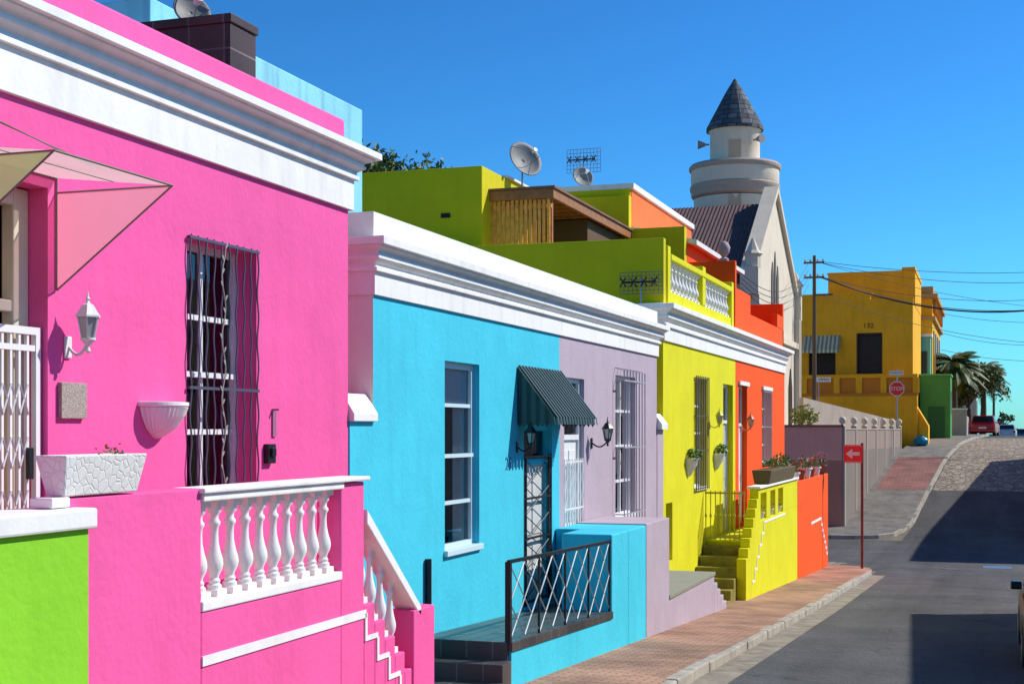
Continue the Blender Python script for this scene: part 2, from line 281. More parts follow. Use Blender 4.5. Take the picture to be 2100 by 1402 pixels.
# ------------------------------------------------------------ generic parts
def facade(parent,X,y0,y1,z0,z1,holes,m,rev=.2,depth=6,side0=None,name='wall',roof=True):
    b=B(); yy=sorted(set([y0,y1]+[h[0] for h in holes]+[h[1] for h in holes])); zz=sorted(set([z0,z1]+[h[2] for h in holes]+[h[3] for h in holes]))
    for i in range(len(yy)-1):
        for j in range(len(zz)-1):
            ym=(yy[i]+yy[i+1])/2; zm=(zz[j]+zz[j+1])/2
            if any(h[0]<ym<h[1] and h[2]<zm<h[3] for h in holes): continue
            b.poly([(X,yy[i],zz[j]),(X,yy[i+1],zz[j]),(X,yy[i+1],zz[j+1]),(X,yy[i],zz[j+1])])
    for (a,c_,d,e) in holes:
        r=X-rev
        b.poly([(X,a,d),(r,a,d),(r,a,e),(X,a,e)]); b.poly([(X,c_,d),(X,c_,e),(r,c_,e),(r,c_,d)])
        b.poly([(X,a,e),(r,a,e),(r,c_,e),(X,c_,e)]); b.poly([(X,a,d),(X,c_,d),(r,c_,d),(r,a,d)])
    xb=X-depth
    b.poly([(X,y1,z0),(xb,y1,z0),(xb,y1,z1),(X,y1,z1)]); b.poly([(xb,y0,z0),(xb,y1,z0),(xb,y1,z1),(xb,y0,z1)])
    if roof: b.poly([(X,y0,z1),(X,y1,z1),(xb,y1,z1),(xb,y0,z1)])
    if side0 is None: b.poly([(X,y0,z0),(xb,y0,z0),(xb,y0,z1),(X,y0,z1)])
    else: O(B().poly([(X,y0,z0),(xb,y0,z0),(xb,y0,z1),(X,y0,z1)]),'side_wall',side0,parent)
    return O(b,name,m,parent)
def win(parent,X,y0,y1,z0,z1,fm,hs=(.5,),vs=(.5,),sill=True,curt=1,name='window',rev=.2,room=None,fw=.06,blind=0):
    w=PT(name,parent,(X,(y0+y1)/2,z0)); xr=X-rev
    b=B(); t=.06
    b.box(xr,xr+t,y0,y0+fw,z0,z1).box(xr,xr+t,y1-fw,y1,z0,z1).box(xr,xr+t,y0+fw,y1-fw,z1-fw,z1).box(xr,xr+t,y0+fw,y1-fw,z0,z0+fw)
    for h in hs: zc=z0+(z1-z0)*h; b.box(xr+.005,xr+t+(.03 if h==.5 else -.01),y0+fw,y1-fw,zc-.022,zc+.022)
    for h in vs: yc=y0+(y1-y0)*h; b.box(xr+.008,xr+t-.014,yc-.018,yc+.018,z0+fw,z1-fw)
    O(b,'frame',fm,w)
    O(B().poly([(xr+.02,y0+.02,z0+.02),(xr+.02,y1-.02,z0+.02),(xr+.02,y1-.02,z1-.02),(xr+.02,y0+.02,z1-.02)]),'glass',GLASS,w)
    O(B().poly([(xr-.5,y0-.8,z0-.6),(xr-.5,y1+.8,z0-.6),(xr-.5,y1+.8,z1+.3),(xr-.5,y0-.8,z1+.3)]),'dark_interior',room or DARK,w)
    if curt:
        for (a,c_) in (((y0,y0+(y1-y0)*.34),(y0+(y1-y0)*.60,y1)) if curt==1 else ((y0,y1),)):
            cb=B(); n=max(6,int((c_-a)/.03)); pts=[(xr-.035+.015*math.sin(i*1.9),a+(c_-a)*i/n) for i in range(n+1)]
            for p,q in zip(pts,pts[1:]): cb.poly([(p[0],p[1],z0),(q[0],q[1],z0),(q[0],q[1],z1),(p[0],p[1],z1)])
            O(cb,'curtain',CURT,w)
    if blind: O(B().box(xr-.012,xr-.006,y0+.02,y1-.02,z1-(z1-z0)*blind,z1),'roller_blind',WGLOSS,w)
    if sill: O(B().box(xr+t,X+.05,y0-.03,y1+.03,z0-.05,z0+.02),'sill',fm,w,bevel=.008)
    return w
def door(parent,X,y0,y1,z0,z1,pm,fm,fan=.5,rev=.2,name='door'):
    w=PT(name,parent,(X,(y0+y1)/2,z0)); xr=X-rev; fw=.07; t=.07
    b=B().box(xr,xr+t,y0,y0+fw,z0,z1).box(xr,xr+t,y1-fw,y1,z0,z1).box(xr,xr+t,y0+fw,y1-fw,z1-fw,z1)
    zf=z1-fan if fan else z1
    if fan: b.box(xr,xr+t,y0+fw,y1-fw,zf-.04,zf+.04)
    O(b,'frame',fm,w)
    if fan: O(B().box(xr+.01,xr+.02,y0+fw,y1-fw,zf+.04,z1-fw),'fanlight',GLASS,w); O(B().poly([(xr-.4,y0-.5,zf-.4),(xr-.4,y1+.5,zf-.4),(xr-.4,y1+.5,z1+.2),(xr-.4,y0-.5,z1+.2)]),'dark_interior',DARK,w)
    p=B().box(xr,xr+.03,y0+fw,y1-fw,z0,zf-.04); ym=(y0+y1)/2; hh=(zf-z0)
    for (a,c_) in ((y0+fw+.08,ym-.04),(ym+.04,y1-fw-.08)):
        for (d,e) in ((.08,.40),(.48,.92)): p.box(xr+.03,xr+.045,a,c_,z0+hh*d,z0+hh*e)
    O(p,'panel',pm,w,bevel=.006)
    O(B().lathe(xr+.08,y0+fw+.1,z0+1.0,[(.01,-.03),(.03,-.02),(.03,.02),(.01,.03)],8),'handle',GREYM,w)
    return w
def bars(parent,X,y0,y1,z0,z1,n,m,r=.009,wave=0,cross=(.02,.5,.98),out=.0,name='security_bars',per=.5,ret=None):
    b=B()
    for i in range(n):
        y=y0+(y1-y0)*i/(n-1)
        if wave:
            k=40; pts=[(X,y+wave*math.sin(2*math.pi*((z1-z0)*j/k)/per+(i%2)*3.14),z0+(z1-z0)*j/k) for j in range(k+1)]
        else: pts=[(X,y,z0),(X,y,z1)]
        if out: pts=[(X-out,y,z0-.0),(X,y,z0+.05)]+pts[1:-1]+[(X,y,z1-.05),(X-out,y,z1)] if not wave else pts
        b.tube(pts,r,5)
    for h in cross: z=z0+(z1-z0)*h; b.box(X-.008,X+.008,y0-.02,y1+.02,z-.012,z+.012)
    if ret:
        for h in cross:
            z=z0+(z1-z0)*h
            for yy in (y0,y1): b.box(X-ret,X-.008,yy-.008,yy+.008,z-.01,z+.01)
    return O(b,name,m,parent)
BALP=[(.5,0),(.5,.07),(.36,.09),(.42,.12),(.30,.15),(.36,.19),(.55,.25),(.62,.31),(.58,.37),(.42,.46),(.30,.56),(.27,.66),(.30,.74),(.42,.77),(.42,.80),(.28,.83),(.30,.88),(.46,.91),(.5,.94),(.5,1)]
BALM={}
def baluster_mesh(h,r,m):
    k=(round(h,3),round(r,3),m.name)
    if k not in BALM:
        b=B().lathe(0,0,h*.05,[(a*r*1.6,z*h*.9) for a,z in BALP],14); b.box(-r,r,-r,r,0,h*.07); b.box(-r,r,-r,r,h*.93,h)
        BALM[k]=b.mesh('baluster',True); BALM[k].materials.append(m)
        try: BALM[k].set_sharp_from_angle(angle=math.radians(45))
        except Exception: pass
    return BALM[k]
def balusters(parent,X,y0,y1,n,z0,z1,m,r=.075):
    me=baluster_mesh(z1-z0,r,m)
    for i in range(n): O(me,'baluster',None,parent,loc=(X,y0+(y1-y0)*(i+.5)/n,z0))
def lantern(y,z,X,m,label,s=1,reach=.22):
    e=T('wall_lantern',label,'wall lantern',(X,y,z),'wall lanterns'); lx=X+reach*s
    O(B().box(X,X+.02*s,y-.04*s,y+.04*s,z-.08*s,z+.08*s),'back_plate',m,e,bevel=.01*s)
    arm=[(X+.02*s,y,z)]+[(X+.02*s+(reach-.02)*s*t,y,z-.07*s*math.sin(t*math.pi)+.03*s*t) for t in (.2,.4,.6,.8,1)]
    O(B().tube(arm,.012*s,8),'arm',m,e,smooth=True)
    zb=z+.03*s
    O(B().lathe(lx,y,zb,[(.0,-.08),(.02,-.06),(.012,-.03),(.035,0),(.055,.02),(.055,.035)],12,sc=s),'lamp_base',m,e,smooth=True)
    O(B().lathe(lx,y,zb,[(.045,.036),(.075,.18)],6,sc=s),'lamp_glass',LAMPG,e)
    c=B()
    for k in range(6):
        a=k*math.pi/3; c.tube([(lx+.047*s*math.cos(a),y+.047*s*math.sin(a),zb+.03*s),(lx+.079*s*math.cos(a),y+.079*s*math.sin(a),zb+.185*s)],.006*s,4)
    c.lathe(lx,y,zb,[(.095,.182),(.095,.195),(.07,.23),(.045,.27),(.02,.285),(.012,.30),(.02,.315),(.01,.33),(.003,.37)],6,sc=s)
    O(c,'lamp_cap',m,e); return e
def foliage_blob(name,parent,cx,cyy,cz,rx,ry,rz,n,size,m,flowers=None,fn=0):
    b=B()
    for i in range(n):
        d=Vector((random.gauss(0,1),random.gauss(0,1),random.gauss(0,1))).normalized()*random.random()**.4
        b.leaf((cx+d.x*rx,cyy+d.y*ry,cz+d.z*rz),size)
    o=O(b,name,m,parent)
    if flowers:
        for i in range(fn):
            f=B()
            d=Vector((random.gauss(0,1),random.gauss(0,1),abs(random.gauss(0,1))+.3)).normalized()
            f.lathe(cx+d.x*rx*1.1,cyy+d.y*ry*1.1,cz+d.z*rz*1.1,[(.004,0),(size*.7,size*.4),(size*.4,size*.6)],5)
            O(f,'flower',flowers,parent)
    return o
def cornice(parent,prof,path,m,name='cornice'): return O(B().sweep(prof,path),name,m,parent,bevel=.004)
# ------------------------------------------------------------ PINK HOUSE
FX=-6.0
ph=T('pink_house','bright pink single-storey terrace house with white cornice and raised terrace','house',(-6,9,g(9)))
wy0,wy1=Yu(383,FX),Yu(526,FX); wz0,wz1=-.62,1.52
dy0,dy1=6.7,Yu(98,FX); dz0,dz1=-1.2,1.62
facade(ph,FX,2,12.7,-5,2.2,[(wy0,wy1,wz0,wz1),(dy0,dy1,dz0,dz1)],PINK,rev=.25,depth=6)
PC=[(.0,2.16),(.04,2.16),(.04,2.46),(.08,2.46),(.08,2.50),(.06,2.505),(.06,2.535),(.13,2.58),(.13,2.60),(.115,2.605),(.115,2.63),(.20,2.665),(.20,2.68),(.25,2.68),(.25,2.745),(.0,2.757)]
cornice(ph,PC,[(-6,2,1,0),(-6,12.72,1,1),(-8,12.72,0,1)],WHITE)
O(B().box(-6.3,-6.02,2,12.68,2.2,3.05).box(-12,-6.3,12.4,12.68,2.2,3.0),'parapet',PINK,ph,bevel=.03)
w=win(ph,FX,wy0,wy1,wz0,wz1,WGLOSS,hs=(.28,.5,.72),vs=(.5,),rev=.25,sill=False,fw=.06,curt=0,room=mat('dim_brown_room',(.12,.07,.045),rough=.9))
bars(w,FX+.03,wy0+.01,wy1-.03,wz0,wz1+.02,10,STEELB,r=.008,wave=.013,cross=(.02,.44,.99),per=.42,ret=.03)
yc=(wy0+wy1)/2-.06; sb=B(); 
sb.tube([(FX+.04,yc+.03*math.sin(j*.45),wz0+(wz1-wz0)*j/60) for j in range(61)],.006,5)
for j in range(2,60,3):
    z=wz0+(wz1-wz0)*j/60; sgn=1 if (j//3)%2 else -1; y=yc+.03*math.sin(j*.45)
    sb.poly([(FX+.045,y,z),(FX+.045,y+sgn*.022,z+.018),(FX+.045,y+sgn*.04,z+.05),(FX+.045,y+sgn*.010,z+.045)])
O(sb,'leaf_scroll',mat('pale_bronze',(.34,.31,.27),rough=.5),w)
dw=PT('door',ph,(FX,7.4,dz0))
xr=FX-.2; b=B().box(xr-.05,xr+.05,dy1-.16,dy1-.005,dz0,dz1-.01).box(xr-.05,xr+.05,dy0+.005,dy0+.16,dz0,dz1-.01).box(xr-.05,xr+.05,dy0+.16,dy1-.16,dz1-.13,dz1-.01).box(xr-.03,xr+.04,dy0+.16,dy1-.16,.78,.86)
O(b,'frame',CREAMF,dw,bevel=.01)
O(B().box(xr-.14,xr-.12,dy0+.1,dy1-.1,dz0,dz1),'panel',YEL,dw)
lad=B(); 
for k in range(9): z=.1+k*.16; lad.box(xr-.1,xr-.07,dy1-.42+k*.015,dy1-.2,z,z+.03)
lad.tube([(xr-.08,dy1-.42,0.0),(xr-.08,dy1-.28,1.5)],.02,6)
O(lad,'trellis',CREAMF,dw)
gb=B(); gx=FX-.06; g1=dy1-.02; gz1=.68
gb.box(gx-.02,gx+.02,dy0+.02,g1,gz1-.05,gz1).box(gx-.02,gx+.02,g1-.05,g1,dz0,gz1-.05).box(gx-.015,gx+.015,dy0+.02,g1-.05,gz1-.16,gz1-.12)
n=14
for i in range(n):
    y=dy0+.05+(g1-.1-dy0)*i/n; gb.box(gx-.012,gx+.012,y,y+.022,dz0,gz1-.05)
for i in range(n-1):
    y=dy0+.06+(g1-.1-dy0)*i/n; d=(g1-.1-dy0)/n
    for z in (-.95,-.6,-.25,.1):
        gb.tube([(gx+.016,y,z),(gx+.016,y+d,z+.2)],.007,4).tube([(gx+.016,y+d,z),(gx+.016,y,z+.2)],.007,4)
O(gb,'security_gate',WGLOSS,dw)
O(B().box(gx+.02,gx+.05,g1-.16,g1-.11,-.33,-.12),'handle',BLACK,dw,bevel=.005)
cx0,cx1,c0,c1,cz=FX+.01,-5.09,6.85,8.09,1.60
cp=PT('door_canopy',ph,(FX,7.5,1.6))
O(B().poly([(cx0,c0,cz+.10),(cx1,c0,cz),(cx1,c1,cz),(cx0,c1,cz+.10)]),'canopy_roof',translucent('polycarbonate_grey',(.84,.80,.70),.3),cp)
O(B().poly([(cx0,c1,cz+.0),(cx1,c1,cz-.005),(cx0,c1,cz-.66)]),'cheek_panel',translucent('polycarbonate_rose',(.92,.64,.64),.45),cp)
O(B().poly([(cx0,c0,cz+.0),(cx1,c0,cz-.005),(cx0,c0,cz-.66)]),'cheek_panel',translucent('polycarbonate_green',(.66,.86,.36),.08),cp)
fr=B()
for y in (c0,c1): fr.tube([(cx0,y,cz-.66),(cx1,y,cz)],.007,5).tube([(cx0,y,cz+.1),(cx0,y,cz-.66)],.007,5).tube([(cx0,y,cz),(cx1,y,cz)],.006,5)
fr.tube([(cx1,c0,cz),(cx1,c1,cz)],.008,5).tube([(cx0,c0,cz+.10),(cx0,c1,cz+.10)],.007,5)
fr.tube([(cx0+.45,c0,cz+.05),(cx0+.45,c1,cz+.05)],.005,5)
fr.tube([(FX,c0-.25,2.05),(-5.35,c1-.35,cz+.05)],.004,4).tube([(FX,c0-.28,2.08),(-5.35,c0+.75,cz+.05)],.004,4)
O(fr,'canopy_frame',mat('bronze_frame',(.24,.20,.15),rough=.5),cp)
SX=-4.9
st=PT('front_terrace',ph,(SX,9,g(9)))
ya,yb,yc2,yd,ye=6.72,Yu(413,SX),Yu(700,SX),Yu(747,SX),11.76
b=B().box(-5.12,SX,ya,yb,-5,-.385).box(-5.12,SX,yb,yc2,-5,-1.20).box(-5.12,SX,yc2,yd,-5,-.43)
b.box(-5.98,-5.12,ya,yd,-1.6,-1.21)
nst=5
for i in range(nst):
    y0=yd+(ye-yd)*i/nst; y1=yd+(ye-yd)*(i+1)/nst; b.box(-5.12,SX,y0,y1,-5,-1.45-.17*i)
b.box(-5.13,SX+.02,ye-.06,12.2,-5,-1.62)
O(b,'terrace_wall',PINK,st,bevel=.012)
stp=B()
for i in range(6): stp.box(-5.98,-5.125,yd+.24*i,yd+.24*(i+1)+.02,-4.5,-1.25-.2*i)
O(stp,'steps',mat('red_step_paint',(.32,.06,.06),rough=.6),st)
bl=PT('balustrade',st,(SX,9.3,-1.2))
b=B().box(-5.10,SX+.012,yb-.0,yc2,-1.198,-1.13).box(-5.12,SX+.045,yb-.03,yd+.03,-.42,-.385).box(-5.10,SX+.02,yb,yc2+.02,-.475,-.422)
O(b,'rail',WHITE,bl,bevel=.010)
balusters(bl,-5.0,yb+.02,yc2-.02,10,-1.13,-.475,WHITE,r=.062)
bl2=PT('stair_balustrade',st,(SX,11.2,-1.5))
O(B().prism([(-5.1,yd+.02,-.66),(-5.1,ye+.12,-1.60),(-5.1,ye+.12,-1.70),(-5.1,yd+.02,-.78)],(.22,0,0)),'slanted_rail',WHITE,bl2,bevel=.01)
for i in range(nst-1): O(baluster_mesh(.70,.055,WHITE),'baluster',None,bl2,loc=(-5.0,yd+(ye-yd)*(i+.5)/nst,-1.45-.17*i))
b=B().box(SX,SX+.012,yb,yd+.02,-1.555,-1.49)
for i in range(4):
    y=yd+.02+.24*i; zt=-1.52-.2*i
    b.box(SX,SX+.012,y-.02,y+.02,zt-.23,zt-.03 if i else zt); b.box(SX,SX+.012,y+.02,y+.24,zt-.23,zt-.19)
O(b,'white_trim_line',WHITE,st)
lantern(Yu(180,-5.83),Zv(712,-6,8.2),FX,mat('white_lamp_metal',(.74,.74,.72),rough=.4,bump=.1),'ornate white wall lantern on the pink facade',s=.95,reach=.18)
y0,y1=Yu(118,FX),Yu(170,FX); o=O(B().box(FX+.002,FX+.035,y0,y1,Zv(858,FX,8.3),Zv(785,FX,8.3)),'wall_plaque',PEBBLE,bevel=.004); tag(o,'speckled stone plaque fixed to the pink wall','plaque')
yc=(Yu(272,FX)+Yu(360,FX))/2+.02; zt=Zv(826,FX,9.3)
wp=T('wall_planter','white fluted half-bowl planter on the pink wall','planter',(FX,yc,zt),'wall planters')
b=B().lathe(FX,yc,zt,[(.02,-.27),(.06,-.25),(.08,-.235),(.14,-.19),(.20,-.10),(.225,-.035),(.215,-.03)],40,-math.pi/2,math.pi/2,flute=.07); b.lathe(FX,yc,zt,[(.235,-.03),(.245,-.02),(.245,.005),(.215,.008)],20,-math.pi/2,math.pi/2)
O(b,'bowl',WHITE,wp)
b=B(); ty0,ty1,tx0,tx1,z0,z1=6.62,7.42,-5.05,-4.84,-.375,-.145
i_=.045
b.v+=[(tx0+i_,ty0+i_,z0),(tx1-i_,ty0+i_,z0),(tx1-i_,ty1-i_,z0),(tx0+i_,ty1-i_,z0),(tx0,ty0,z1),(tx1,ty0,z1),(tx1,ty1,z1),(tx0,ty1,z1),(tx0+.03,ty0+.03,z1),(tx1-.03,ty0+.03,z1),(tx1-.03,ty1-.03,z1),(tx0+.03,ty1-.03,z1),(tx0+.04,ty0+.04,z1-.05),(tx1-.04,ty0+.04,z1-.05),(tx1-.04,ty1-.04,z1-.05),(tx0+.04,ty1-.04,z1-.05)]
b.f+=[(0,3,2,1),(0,1,5,4),(1,2,6,5),(2,3,7,6),(3,0,4,7),(4,5,9,8),(5,6,10,9),(6,7,11,10),(7,4,8,11),(8,9,13,12),(9,10,14,13),(10,11,15,14),(11,8,12,15),(12,13,14,15)]
tr=T('stone_trough','pale carved stone trough with small red plant on pink wall','planter',(-5,7.0,z0)); O(b,'trough',STONEP,tr,bevel=.008); O(B().box(-5.03,-4.88,6.55,6.715,-.435,-.378),'footing_block',WHITE,tr,bevel=.01)
foliage_blob('plant',tr,-4.95,7.2,-.13,.05,.13,.05,34,.015,LEAF2,FLOWR,5)
o=O(B().box(FX+.002,FX+.05,Yu(540,FX),Yu(556,FX),Zv(950,FX,11),Zv(910,FX,11)).box(FX+.05,FX+.075,Yu(544,FX),Yu(552,FX),Zv(935,FX,11),Zv(918,FX,11)),'intercom',BLACK,bevel=.006); tag(o,'black intercom box on the pink wall','intercom')
o=O(B().box(FX+.002,FX+.015,Yu(557,FX),Yu(564,FX),Zv(895,FX,11.2),Zv(838,FX,11.2)).box(FX+.015,FX+.07,Yu(557,FX),Yu(558.5,FX),Zv(842,FX,11.2),Zv(838,FX,11.2)),'wall_bracket',mat('mauve_metal',(.35,.15,.25),rough=.5)); tag(o,'small metal bracket on the pink wall','bracket')
gw=T('green_garden_wall','bright green low wall with white coping','wall',(-4.9,5,g(5))); gy=Yu(187,-4.8)
O(B().box(-5.1,-4.8,1,gy-.02,-5,-.555),'wall',GREEN,gw,bevel=.01); O(B().box(-5.14,-4.76,1,gy+.01,-.555,-.44),'coping',WHITE,gw,bevel=.015)
ch=T('tiled_chimney','wide chimney clad in dark brown slate tiles on the roof','chimney',(-7.5,12.6,2.2)); O(B().box(-8.25,-7.13,12.38,12.9,2.0,4.03).box(-8.27,-7.11,12.36,12.92,4.03,4.12),'chimney_stack',TILED,ch,bevel=.01)
def dish(x,y,z,r,az,label,mastz,m=DISHM):
    e=T('satellite_dish',label,'satellite dish',(x,y,mastz),'satellite dishes')
    n=Vector((math.sin(az)*.9,-math.cos(az)*.9,.35)).normalized(); a=n.orthogonal().normalized(); bb=n.cross(a)
    b=B(); rings=6; seg=28
    for i in range(rings+1):
        rr=r*i/rings
        for k in range(seg):
            t=2*math.pi*k/seg; p=Vector((x,y,z))+(a*math.cos(t)+bb*math.sin(t))*max(rr,.001)+n*(rr*rr/r*.32); b.v.append(tuple(p))
    for i in range(rings):
        for k in range(seg): k2=(k+1)%seg; b.f.append((i*seg+k,i*seg+k2,(i+1)*seg+k2,(i+1)*seg+k))
    o=O(b,'reflector',m,e,smooth=True); sm=o.modifiers.new('thick','SOLIDIFY'); sm.thickness=.015
    f=Vector((x,y,z))+n*r*1.05; q=B()
    for t in (math.pi*.5,math.pi*1.2,math.pi*1.8): q.tube([Vector((x,y,z))+(a*math.cos(t)+bb*math.sin(t))*r+n*r*.3,f],.009,4)
    O(q,'feed_struts',GREYM,e); O(B().cyl(f-n*.02,f+n*.09,.035,.05,10),'feed_horn',WGLOSS,e)
    O(B().tube([(x,y,mastz),(x,y,z-.12)]+[tuple(Vector((x,y,z))-n*.04)],.022,8),'mast',GREYM,e)
    return e
dish(-7.75,12.65,4.24,.2,.9,'small satellite dish on the slate clad chimney',4.12)
# ------------------------------------------------------------ BLUE HOUSE
BY0,BY1,LY1=13.3,Yu(1147,FX),26.35
bh=T('blue_house','sky blue terrace house with white cornice and black railed terrace','house',(-6,16,g(16)))
bw=(Yu(912,FX),Yu(983,FX),-1.43,.80); bd=(Yu(1074,FX),Yu(1132,FX),-2.42,.05)
facade(bh,FX,BY0,BY1,-5,1.4,[bw,bd],BLUE,rev=.16,depth=7,side0=SIDEW)
BC=[(0,1.38),(.035,1.38),(.035,1.62),(.075,1.62),(.075,1.66),(.05,1.665),(.05,1.70),(.115,1.745),(.115,1.775),(.09,1.78),(.09,1.81),(.165,1.855),(.165,1.875),(.215,1.875),(.215,1.955),(.01,1.975),(.01,2.235),(-.30,2.235),(-.30,1.38)]
def corn2(par,y0,y1,prof,first=False,last=False,mm=WHITE):
    p=[]
    if first: p+=[(FX-5,y0,0,-1),(FX,y0,1,-1)]
    else: p+=[(FX,y0,1,0)]
    if last: p+=[(FX,y1,1,1),(FX-1.5,y1,0,1)]
    else: p+=[(FX,y1,1,0)]
    return cornice(par,prof,p,mm)
corn2(bh,BY0,BY1,BC,first=True)
w=win(bh,FX,*bw,FBLUE,hs=(.5,.77,.25),vs=(),rev=.14,fw=.075,curt=1,blind=.24)
w=door(bh,FX,*bd,mat('white_door',(.6,.6,.58),rough=.5),BLUE,fan=.5,rev=.14)
gb=B(); gx=FX-.01; a,c_=bd[0]+.03,bd[1]-.03
for y in (a,a+.09,c_-.09,c_): gb.box(gx-.015,gx+.015,y-.015,y+.015,bd[2],-.35)
for z in (bd[2]+.05,-1.5,-.95,-.38): gb.box(gx-.012,gx+.012,a,c_,z-.015,z+.015)
for i in range(5):
    z=bd[2]+.1+i*.38
    gb.tube([(gx,a+.09,z),(gx,(a+c_)/2,z+.19),(gx,c_-.09,z),],.009,4).tube([(gx,a+.09,z+.38),(gx,(a+c_)/2,z+.19),(gx,c_-.09,z+.38)],.009,4)
for i in range(7): gb.tube([(gx,a,bd[2]+.1+i*.27),(gx,a+.09,bd[2]+.24+i*.27)],.007,4).tube([(gx,c_-.09,bd[2]+.1+i*.27),(gx,c_,bd[2]+.24+i*.27)],.007,4)
O(gb,'security_gate',BLACK,w)
def awning(parent,y0,y1,z1,z0,X1,n=15,X0=None):
    X0=FX+.01 if X0 is None else X0
    e=PT('awning',parent,(X0,(y0+y1)/2,z1))
    for k,(m,nm) in enumerate(((CORR,'ribbed_sheet'),(CORR2,'ribbed_sheet'))):
        b=B()
        for i in range(n):
            a=y0+(y1-y0)*i/n; w_=(y1-y0)/n
            if k==0: p,q,o_=a,a+w_*.55,0
            else: p,q,o_=a+w_*.55,a+w_,.03
            b.poly([(X0,p,z1+o_),(X0,q,z1+o_),(X1+o_,q,z0+.10+o_*.5),(X1+o_,p,z0+.10+o_*.5)])
            ym=(p+q)/2; b.poly([(X1+o_,p,z0+.10+o_*.5),(X1+o_,q,z0+.10+o_*.5),(X1+.015+o_,q,z0+.02),(X1+.015+o_,ym,z0+.01),(X1+.015+o_,p,z0+.02)])
            if k==1:
                for yy in (p,q): b.poly([(X0,yy,z1),(X0,yy,z1+o_),(X1+o_,yy,z0+.10+o_*.5),(X1,yy,z0+.10)])
        O(b,nm,m,e)
    for y in (y0,y1):
        for par in (0,1):
            s_=B(); k=8
            for i in range(par,k,2):
                xa=X0+(X1-X0)*i/k; xb=X0+(X1-X0)*(i+1)/k; za=z1+(z0+.12-z1)*i/k; zb=z1+(z0+.12-z1)*(i+1)/k; xm=(xa+xb)/2
                s_.poly([(xa,y,za),(xb,y,zb),(xb,y,z0+.03),(xm,y,z0-.02),(xa,y,z0+.03)])
            O(s_,'cheek_panel',CORR2 if par else CORR,e)
    return e
awning(bh,17.95,20.0,Zv(752,FX,18),.05,-5.48)
lantern(17.95,-.24,FX,BLACK,'black metal wall lantern beside the blue house door',s=.9,reach=.22)
def text(body,size,loc,rot,m,name,parent=None,ex=.004,ax='CENTER'):
    cu=D.curves.new(name,'FONT'); cu.body=body; cu.size=size; cu.align_x=ax; cu.align_y='CENTER'; cu.extrude=ex
    t=D.objects.new(name+'_src',cu); COL.objects.link(t); bpy.context.view_layer.update()
    me=D.meshes.new_from_object(t.evaluated_get(bpy.context.evaluated_depsgraph_get())); D.objects.remove(t)
    me.name=name; me.materials.clear(); me.materials.append(m); o=D.objects.new(name,me); o.location=loc; o.rotation_euler=rot; link(o,parent); WL[o.name]=Vector(loc); return o
WALLR=(math.radians(90),0,math.radians(90)); CAMR=(math.radians(90),0,0)
text('26',.24,(FX+.006,17.60,Zv(950,FX,17.6)),WALLR,mat('number_blue',(.05,.34,.48)),'house_number',bh,.006)
O(B().tube([(FX+.04,Yu(872,FX),-2.4),(FX+.04,Yu(872,FX),-1.45)],.035,10),'drain_pipe',BLACK,bh)
gp=PT('gap_wall',bh,(FX,13,g(13))); O(B().box(-6.15,-5.99,12.72,13.295,-5,.08),'low_wall',BLUE,gp); O(B().prism([(-6.2,12.715,.08),(-5.94,12.715,.08),(-5.94,12.715,.16),(-6.07,12.715,.36),(-6.2,12.715,.36)],(0,.58,0)),'coping',WHITE,gp,bevel=.008)
bs=PT('front_terrace',bh,(SX,17,g(17)))
ty0=14.45; ty1=Yu(1255,SX)
fa,fb=-2.30,-2.49
O(B().sbox(-5.995,SX-.03,ty0+.03,ty1+.9,-2.6,-2.6,fa,fb-.04),'floor',FLOORT,bs)
O(B().sbox(SX-.03,SX+.02,ty0,ty1,fa-.10,fb-.10,fa+.005,fb+.005).box(-5.99,SX-.03,ty0-.02,ty0+.03,-2.75,fa+.004).box(-5.99,SX+.02,ty0-.32,ty0-.02,-2.9,-2.49).box(-5.99,SX+.02,ty0-.62,ty0-.32,-3.1,-2.68),'tiled_steps',STEPT,bs,bevel=.008)
O(B().sbox(-5.99,SX-.0,ty0+.03,ty1+.01,-5,-5,fa-.102,fb-.102),'base_wall',BLUE,bs)
O(B().box(-5.62,SX,ty1,19.7,-5,-1.44).box(-5.99,SX,19.7,Yu(1325,SX),-5,-1.44),'end_wall',BLUE,bs,bevel=.02)
rl=B(); rx=SX-.03; r0,r1=ty0+.02,ty1-.0; ta,tb=-1.43,-1.53
zr=lambda y:ta+(tb-ta)*(y-r0)/(r1-r0); zf=lambda y:fa+(fb-fa)*(y-r0)/(r1-r0)
rl.sbox(rx-.018,rx+.018,r0,r1+.15,ta-.02,tb-.025,ta+.018,tb+.013)
npz=4
for i in range(npz+1):
    y=r0+.03+(r1-r0-.06)*i/npz; rl.box(rx-.012,rx+.012,y-.012,y+.012,zf(y),zr(y)-.01)
rl.box(rx-.03,rx+.03,r0-.03,r0+.03,fa,ta)
O(rl,'railing',BLACK,bs)
dl=B()
for i in range(npz):
    a=r0+.03+(r1-r0-.06)*i/npz+.015; c_=a+(r1-r0-.06)/npz-.03; m_=(a+c_)/2
    z0,z1=zf(m_)+.03,zr(m_)-.02; zm=(z0+z1)/2
    dl.tube([(rx,m_,z0),(rx,a,zm),(rx,m_,z1)],.009,4).tube([(rx,m_,z0),(rx,c_,zm),(rx,m_,z1)],.009,4)
    dl.tube([(rx,a,z0),(rx,m_,zm),(rx,a,z1)],.008,4).tube([(rx,c_,z0),(rx,m_,zm),(rx,c_,z1)],.008,4)
O(dl,'railing_infill',mat('grey_iron',(.50,.54,.55),rough=.45),bs)
